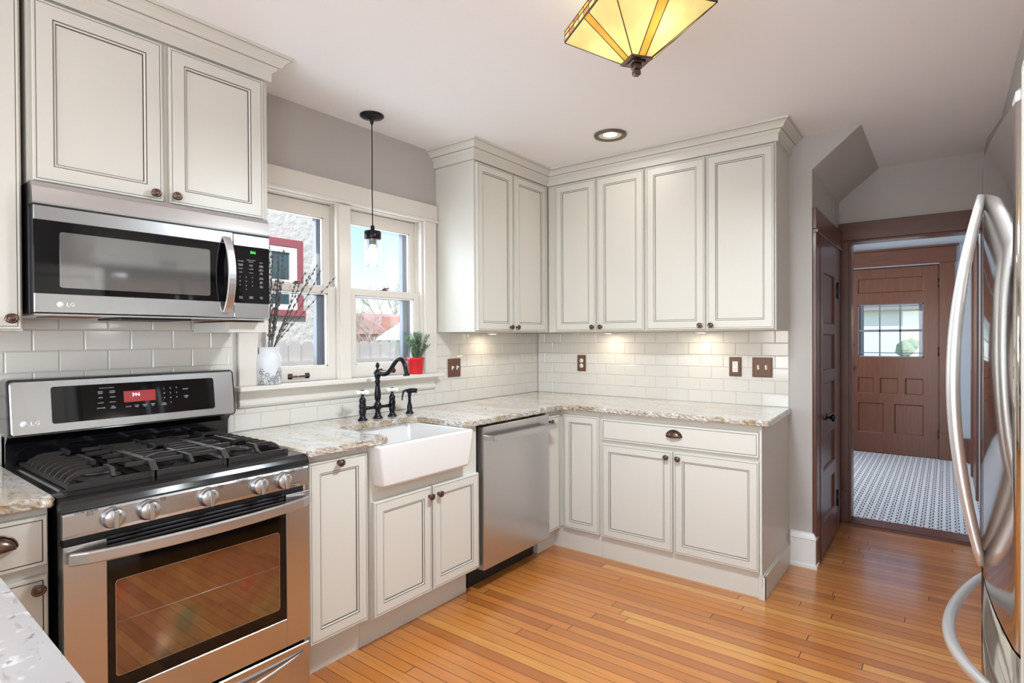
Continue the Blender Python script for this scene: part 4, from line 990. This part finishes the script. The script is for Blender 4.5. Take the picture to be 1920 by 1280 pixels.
# (dy, dx lean, height) per twig
tips=[(-.01,.02,.60),(.01,0,.665),(.03,.0,.62),(.045,.02,.58),(.055,.0,.64),(.075,.01,.65),(.09,.0,.57),(.02,.03,.5),(.035,.03,.44),(.06,-.0,.5),(.20,.0,.555),(.215,.02,.54),(.27,.0,.60),(.285,.02,.575),(.375,.01,.54),(.15,0,.50)]
tips=tips[:]
wl=['tall upright twig','leaning twig']
for i,(dy,dx,h) in enumerate(tips):
    side='upright' if dy<.12 else 'leaning toward the mullion'
    t=thing('pussy_willow_stem','bare pussy willow twig %s in the frosted vase'%side,'twig',(.026,-2.285,1.132),0,'pussy willow twigs in the vase, '+('upright' if dy<.12 else 'leaning'))
    b0=Vector((rnd.uniform(-.012,.012),rnd.uniform(-.02,.0)+.0,0)); tip=Vector((dx,dy,h)); mid=(b0+tip)/2+Vector((rnd.uniform(-.01,.01),rnd.uniform(-.012,.012)-(.02 if dy>0.12 else 0),0))
    neck=Vector((b0.x*.5+dx*.12,(.030)*min(1,abs(dy)/.15)+b0.y*.3,.17))
    pp=smoothp([b0,neck,neck*.45+tip*.55+Vector((0,rnd.uniform(-.008,.008),0)),tip],8)
    mb=MB(); mb.tube(pp,[.0022-.0012*j/len(pp) for j in range(len(pp))],6); mb.build('stem','stem',t)
    mb=MB(); n=int(h*24)
    for j in range(n):
        q=.42+.58*j/n; idx=q*(len(pp)-1); a_=pp[int(idx)]; b_=pp[min(int(idx)+1,len(pp)-1)]; c_=a_+(b_-a_)*(idx-int(idx)); d_=(pp[-1]-pp[-4]).normalized()
        sd=Vector((rnd.uniform(-1,1),rnd.uniform(-1,1),.1)).normalized()*.0045; dirn=(d_+sd*60).normalized()
        s0=c_+sd; mb.tube([s0-dirn*.007,s0-dirn*.003,s0+dirn*.002,s0+dirn*.008],[.0015,.0046,.0046,.001],6)
    mb.build('buds','bud',t)
o=thing('potted_rosemary','small bushy green plant in a bright red pot on the window sill','plant',(.03,-1.338,1.1252))
mb=MB(); mb.lathe([(.001,0),(.040,0),(.041,.002),(.049,.088),(.052,.089),(.052,.100),(.049,.101),(.046,.098),(.045,.085),(.001,.084)],None,32,caps=False); mb.build('pot','red',o)
mb=MB(); mb.lathe([(.045,.086),(.03,.090),(.001,.092)],None,20,caps=False); mb.build('soil','soil',o)
mb=MB(); rnd=random.Random(5); st=MB()
for k_ in range(30):
    a=rnd.uniform(0,2*PI); sp0=rnd.uniform(.1,1); b0=Vector((math.cos(a)*.025*sp0,math.sin(a)*.025*sp0,.088)); h=rnd.uniform(.08,.16); tip=b0+Vector((math.cos(a)*.06*sp0,math.sin(a)*.075*sp0,h))
    if tip.x<-.040: tip.x=-.040
    pp=smoothp([b0,b0*.5+tip*.5+Vector((0,0,.01)),tip],7); st.tube(pp,.0011,5)
    for j in range(2,len(pp)):
        for q in range(5):
            an=rnd.uniform(0,2*PI); d_=Vector((math.cos(an),math.sin(an),rnd.uniform(.3,1.2))).normalized(); L_=rnd.uniform(.018,.030); p0=pp[j]; sd=d_.cross(Vector((0,0,1))).normalized()*.0018
            q2=p0+d_*L_
            if q2.x<-.045: q2.x=-.045
            up_=Vector((0,0,.0006)); pts_=[p0-sd*.4,p0+d_*L_*.5-sd,q2,p0+d_*L_*.5+sd,p0+sd*.4]
            mb.face(pts_)
            mb.face([w-up_ for w in pts_][::-1])
mb.build('foliage','leaf',o,recalc=False); st.build('stems','leaf',o)
# ================================================================== DOORS
def casing(nm,boxes,m='wood'):
    mb=MB()
    for b_ in boxes: mb.box(*b_,.003)
    return struct(nm,mb,m)
# closet door (front = +x). local x = world y
cd=thing('door_1','dark stained panelled closet door on the side wall by the doorway','door',(1.966,CY0+.03,0),RZL); cd['kind']='structure'
def ladder(w,z0,z1,panels,t=.038,y=-.0):
    """solid door with recessed panels; front face at y-t.."""
    mb=MB(); zs=sorted(set([z0,z1]+[p[2] for p in panels]+[p[3] for p in panels])); 
    # front face as grid
    xs=sorted(set([0,w]+[p[0] for p in panels]+[p[1] for p in panels]))
    def inp(xa,xb,za,zb):
        for p in panels:
            if xa>=p[0]-1e-6 and xb<=p[1]+1e-6 and za>=p[2]-1e-6 and zb<=p[3]+1e-6: return p
    for i in range(len(xs)-1):
        for j in range(len(zs)-1):
            if not inp(xs[i],xs[i+1],zs[j],zs[j+1]): mb.box(xs[i],xs[i+1],y-t,y,zs[j],zs[j+1])
    for p in panels:
        if len(p)>4: continue
        a,b,c_,d_=p; R=lambda i,yy:rect(a+i,b-i,c_+i,d_-i,yy)
        mb.rings([(R(0,y-t),0),(R(.006,y-t+.004),0),(R(.012,y-t+.013),0),(R(.022,y-t+.013),0)],True,0); mb.box(a,b,y-.012,y,c_,d_)
    bmesh.ops.remove_doubles(mb.bm,verts=mb.bm.verts,dist=1e-5)
    return mb
w=.63
pn=[(.1,w-.09,1.42,1.75),(.1,w-.09,1.12,1.36),(.1,w-.09,.82,1.05) ,(.1,w-.09,.50,.72),(.1,w-.09,.18,.42)]
ladder(w,ZF+.012,1.955,pn,.036).build('door_panel','wood',cd)
mb=MB(); mb.lathe([(.024,0),(.024,.003),(.01,.006),(.008,.022),(.016,.028),(.025,.036),(.026,.043),(.02,.05),(.001,.053)],Matrix.Translation((.20,-.036,.83))@Matrix.Rotation(PI/2,4,'X'),22); mb.build('door_knob','blackmetal',cd)
mb=MB()
for z in (1.66,.22): mb.lathe([(.008,-.055),(.008,.055)],Matrix.Translation((w+.004,-.040,z)),10); mb.box(w-.02,w+.03,-.040,-.034,z-.05,z+.05)
mb.build('hinge','blackmetal',cd)
casing('trim_5',[(1.979,2.0,.006,CY0+.012,ZF,CZ-.012),(1.979,1.999,CY1-.015,.93,ZF,CZ-.01),(1.979,2.003,.004,1.03,CZ-.008,CZ+.115),(1.979,2.012,.002,1.02,CZ-.03,CZ-.008),(1.93,1.979,CY0,CY0+.012,ZF,CZ),(1.93,1.979,CY1-.012,CY1,ZF,CZ)])
# kitchen/hall doorway casing
casing('trim_6',[(1.962,DX0,1.026,1.05,ZF,DZ-.001),(DX0-.012,DX0+.012,1.04,1.18,ZF,DZ),(DX1-.006,DX1+.008,1.04,1.18,ZF,DZ),(1.962,DX0-.004,1.02,1.03,ZF,ZF+.24)],'wood')
casing('trim_7',[(1.955,2.80,1.022,1.05,DZ,DZ+.128),(1.955,2.80,1.02,1.05,DZ-.012,DZ),(DX0,DX1,1.04,1.18,DZ-.012,DZ+.004)],'woodh')
# front door: local x = world x - FX0, front toward camera
fd=thing('door_2','dark stained front door with a small divided window at the end of the hall','door',(FX0+.008,FYW+.055,0),0); fd['kind']='structure'
w=FX1-FX0-.016; ox=-(FX0+.008)
pan=[(1.771+ox,2.406+ox,1.845,2.02),(1.771+ox,2.406+ox,1.10,1.715,'g'),
 (1.771+ox,1.931+ox,.675,.862),(1.99+ox,2.17+ox,.675,.862),(2.232+ox,2.406+ox,.675,.862),
 (1.771+ox,2.03+ox,.215,.565),(2.13+ox,2.406+ox,.215,.565)]
ladder(w,ZF+.012,2.125,pan,.045).build('door_panel','woodlight',fd)
mb=MB(); a,b=1.771+ox,2.406+ox
mb.box(a,a+.012,-.04,-.01,1.10,1.715); mb.box(b-.012,b,-.04,-.01,1.10,1.715); mb.box(a,b,-.04,-.01,1.703,1.715); mb.box(a,b,-.04,-.01,1.10,1.112)
for x in (a+(b-a)*.345,a+(b-a)*.655): mb.box(x-.007,x+.007,-.034,-.012,1.11,1.705)
mb.box(a,b,-.034,-.012,1.394,1.42); mb.box(a,b,-.03,-.014,1.145,1.155); mb.box(a,b,-.03,-.014,1.685,1.693)
mb.box(a+.012,a+.06,-.018,-.010,1.11,1.705); mb.box(b-.045,b-.012,-.018,-.010,1.11,1.705)
mb.build('window_muntins','storm',fd)
mb=MB(); mb.box(a,b,-.026,-.022,1.10,1.715); mb.build('pane','pane',fd)
mb=MB()
for z in (1.24,.98): mb.lathe([(.026,0),(.026,.006),(.012,.012),(.02,.03),(.026,.042),(.018,.055),(.001,.058)] if z<1.1 else [(.028,0),(.028,.012),(.001,.016)],Matrix.Translation((.032,-.045,z))@Matrix.Rotation(PI/2,4,'X'),18)
mb.box(.016,.048,-.049,-.045,.86,1.02,.001)
mb.build('door_handle','blackmetal',fd)
mb=MB()
for z in (1.93,1.17,.25): mb.lathe([(.009,-.05),(.009,.05)],Matrix.Translation((w+.004,-.050,z)),10)
mb.build('hinge','blackmetal',fd)
casing('trim_8',[(FX0-.01,FX0+.012,4.157,4.2,ZF,2.16),(FX1-.012,FX1+.01,4.157,4.2,ZF,2.16),(FX0,FX1,4.157,4.2,2.12,2.16),(FX0,FX1,4.157,4.2,ZF,ZF+.02),(FX0-.13,FX0,4.075,4.10,ZF,2.15),(FX1,FX1+.132,4.075,4.10,ZF,2.15),(FX1-.002,FX1+.134,4.068,4.078,ZF,.27)],'woodlight')
casing('trim_9',[(FX0-.14,2.69,4.07,4.10,2.15,2.325),(FX0-.16,2.715,4.05,4.10,2.325,2.345)],'woodh')
# side door of the hall (right wall)
casing('trim_10',[(2.795,2.822,3.30,3.42,ZF,2.1),(2.795,2.822,2.40,3.42,2.1,2.22),(2.80,2.822,2.3,2.4,ZF,2.1)],'woodlight')
sd=thing('door_3','dark stained door in the right wall of the hall','door',(2.822,3.30,0),-PI/2); sd['kind']='structure'
ladder(.9,ZF+.012,2.1,[(.12,.78,1.1,1.9),(.12,.78,.2,.95)],.012).build('door_panel','wood',sd)
# ================================================================== OUTSIDE
GZ=-.62
mb=MB(); mb.box(-60,-.25,-40,60,GZ-.1,GZ); mb.box(-.25,60,4.6,60,GZ-.1,GZ); o=mb.build('ground','grass'); o['kind']='structure'
mb=MB(); mb.box(-8,60,13,23,GZ,GZ+.02); mb.box(1.2,3.2,4.9,13,GZ,GZ+.03); o=mb.build('street_pavement','pave'); o['kind']='structure'
# neighbour house
n_=thing('stucco_house','light stucco neighbouring house with a red-framed window seen through the left sash','building',(-4,0,GZ))
mb=MB(); mb.box(-8,0,-9,.98,0,7.5); mb.build('wall','stucco',n_)
nw=MB(); y0,y1,z0,z1=-.65,.425,2.42,3.22
nw.box(0,.05,y1-.085,y1,z0-.15,z1,.005); nw.box(0,.05,y0,y0+.1,z0-.15,z1,.005); nw.box(0,.05,y0+.1,y1-.085,z1-.1,z1,.005); nw.box(0,.07,y0-.02,y1+.02,z0-.17,z0-.09,.005)
nf=nw.build('window','redframe',n_)
nw=MB(); nw.box(0,.04,y1-.185,y1-.086,z0-.09,z1-.1); nw.box(0,.04,y0+.101,y0+.18,z0-.09,z1-.1); nw.box(0,.04,y0+.18,y1-.185,z1-.17,z1-.1); nw.box(0,.04,y0+.18,y1-.185,z0-.09,z0-.02); nw.build('window_sash','siding',nf)
nw=MB(); nw.box(0,.015,y0+.18,y1-.185,z0-.02,z1-.17); nw.box(0,.022,-.06,-.03,z0,z1-.17,mi=0); nw.build('pane','darkglass',nf)
nw=MB(); nw.box(0.0,.025,y0+.18,y1-.185,z0+.26,z0+.29); nw.box(0.0,.025,-.02,.0,z0,z1-.17); nw.build('muntin','siding',nf)
# fence
fe=thing('picket_fence','weathered grey dog-ear wooden fence outside the kitchen window','fence',(-2.5,0,GZ))
yy=-1.8; fh=1.318-GZ
while yy<1.6:
    mb=MB(); w_=.134; mb.prism([(yy,0.02),(yy+w_,0.02),(yy+w_,fh-.035),(yy+w_-.03,fh),(yy+.03,fh),(yy,fh-.035)],-.02,0,axis='x'); mb.build('picket','fence',fe); yy+=.142
mb=MB(); mb.box(0,.04,-1.8,1.6,fh-.28,fh-.19); mb.box(0,.04,-1.8,1.6,.3,.39); mb.build('rail','fence',fe)
# distant houses, roof pieces
h_=thing('distant_house','low house with pinkish roof and brick wall far beyond the fence','building',(-25,18.6,GZ))
mb=MB(); mb.box(-3,3,-1.3,3.2,0,2.25); mb.build('wall',mat('brick_wall','B5837A',.8),h_)
mb=MB(); mb.prism([(-3.2,2.25),(3.2,2.25),(0,3.5)],-1.4,3.4,axis='y'); mb.build('roof','roof',h_)
mb=MB(); mb.box(2.2,3.05,-1.35,-.55,2.2,3.2); mb.build('dormer',mat('orange_brick','D08870',.8),h_)
h2=thing('garage','white gabled garage nearer than the pinkish house beyond the fence','building',(-17,14.8,GZ))
mb=MB(); mb.box(-2,2,-1.0,2.0,0,1.9); mb.prism([(-1.2,1.9),(2.2,1.9),(.5,2.8)],-2.0,2.0,axis='x'); mb.build('wall','siding',h2)
mb=MB(); mb.bar([(2.1,-1.35,1.85),(2.1,.5,2.85),(2.1,2.35,1.85)],.25,.08); mb.build('roof_edge',mat('roof_edge_grey','A9A4A0',.8),h2)
def tree(label,loc,h,seed,sp=1.0,m='bark',grp='bare trees outside'):
    o=thing('bare_tree',label,'tree',loc,0,grp); rnd=random.Random(seed); mb=MB()
    def br(p,d,L,r,k):
        q=p+d*L; mb.tube([p,(p+q)/2+Vector((rnd.uniform(-1,1),rnd.uniform(-1,1),0))*L*.05,q],[r,r*.85,r*.65],6 if k>2 else 4)
        if k==0: return
        for _ in range(3 if k>1 else 3):
            nd=(d+Vector((rnd.uniform(-1,1),rnd.uniform(-1,1),rnd.uniform(-.2,.6)))*.75*sp).normalized(); br(q-d*L*rnd.uniform(0,.35),nd,L*rnd.uniform(.62,.8),r*.6,k-1)
    br(Vector((0,0,0)),Vector((0,0,1)),h*.28,h*.014,5); mb.build('trunk_and_branches',m,o)
tree('bare tree rising behind the pinkish roof',(-30,24.5,GZ),8.5,3); tree('bare tree at the left behind the fence',(-18,12.6,GZ),4.6,8)
tree('bare tree seen through the front door window',(-.2,15,GZ),6.5,21)
hs=thing('pale_house','pale house across the street seen through the front door window','building',(-3,26,GZ))
mb=MB(); mb.box(-6,6,0,6,0,3.1); mb.build('wall','siding',hs); mb=MB(); mb.prism([(-6.5,3.1),(6.5,3.1),(3,4.6),(-3,4.6)],-.4,6.4,axis='y'); mb.build('roof',mat('grey_shingles','9A9694',.9),hs)
bs=thing('green_bush','leafy green bush across the street','bush',(2.6,20.5,GZ)); mb=MB(); rnd=random.Random(2)
for k_ in range(40):
    c_=Vector((rnd.uniform(-1.2,1.2),rnd.uniform(-.5,.5),rnd.uniform(.3,1.9))); t=bmesh.new(); bmesh.ops.create_icosphere(t,subdivisions=1,radius=rnd.uniform(.2,.4)); mb._merge(t,0,Matrix.Translation(c_))
mb.build('foliage','leaf',bs)
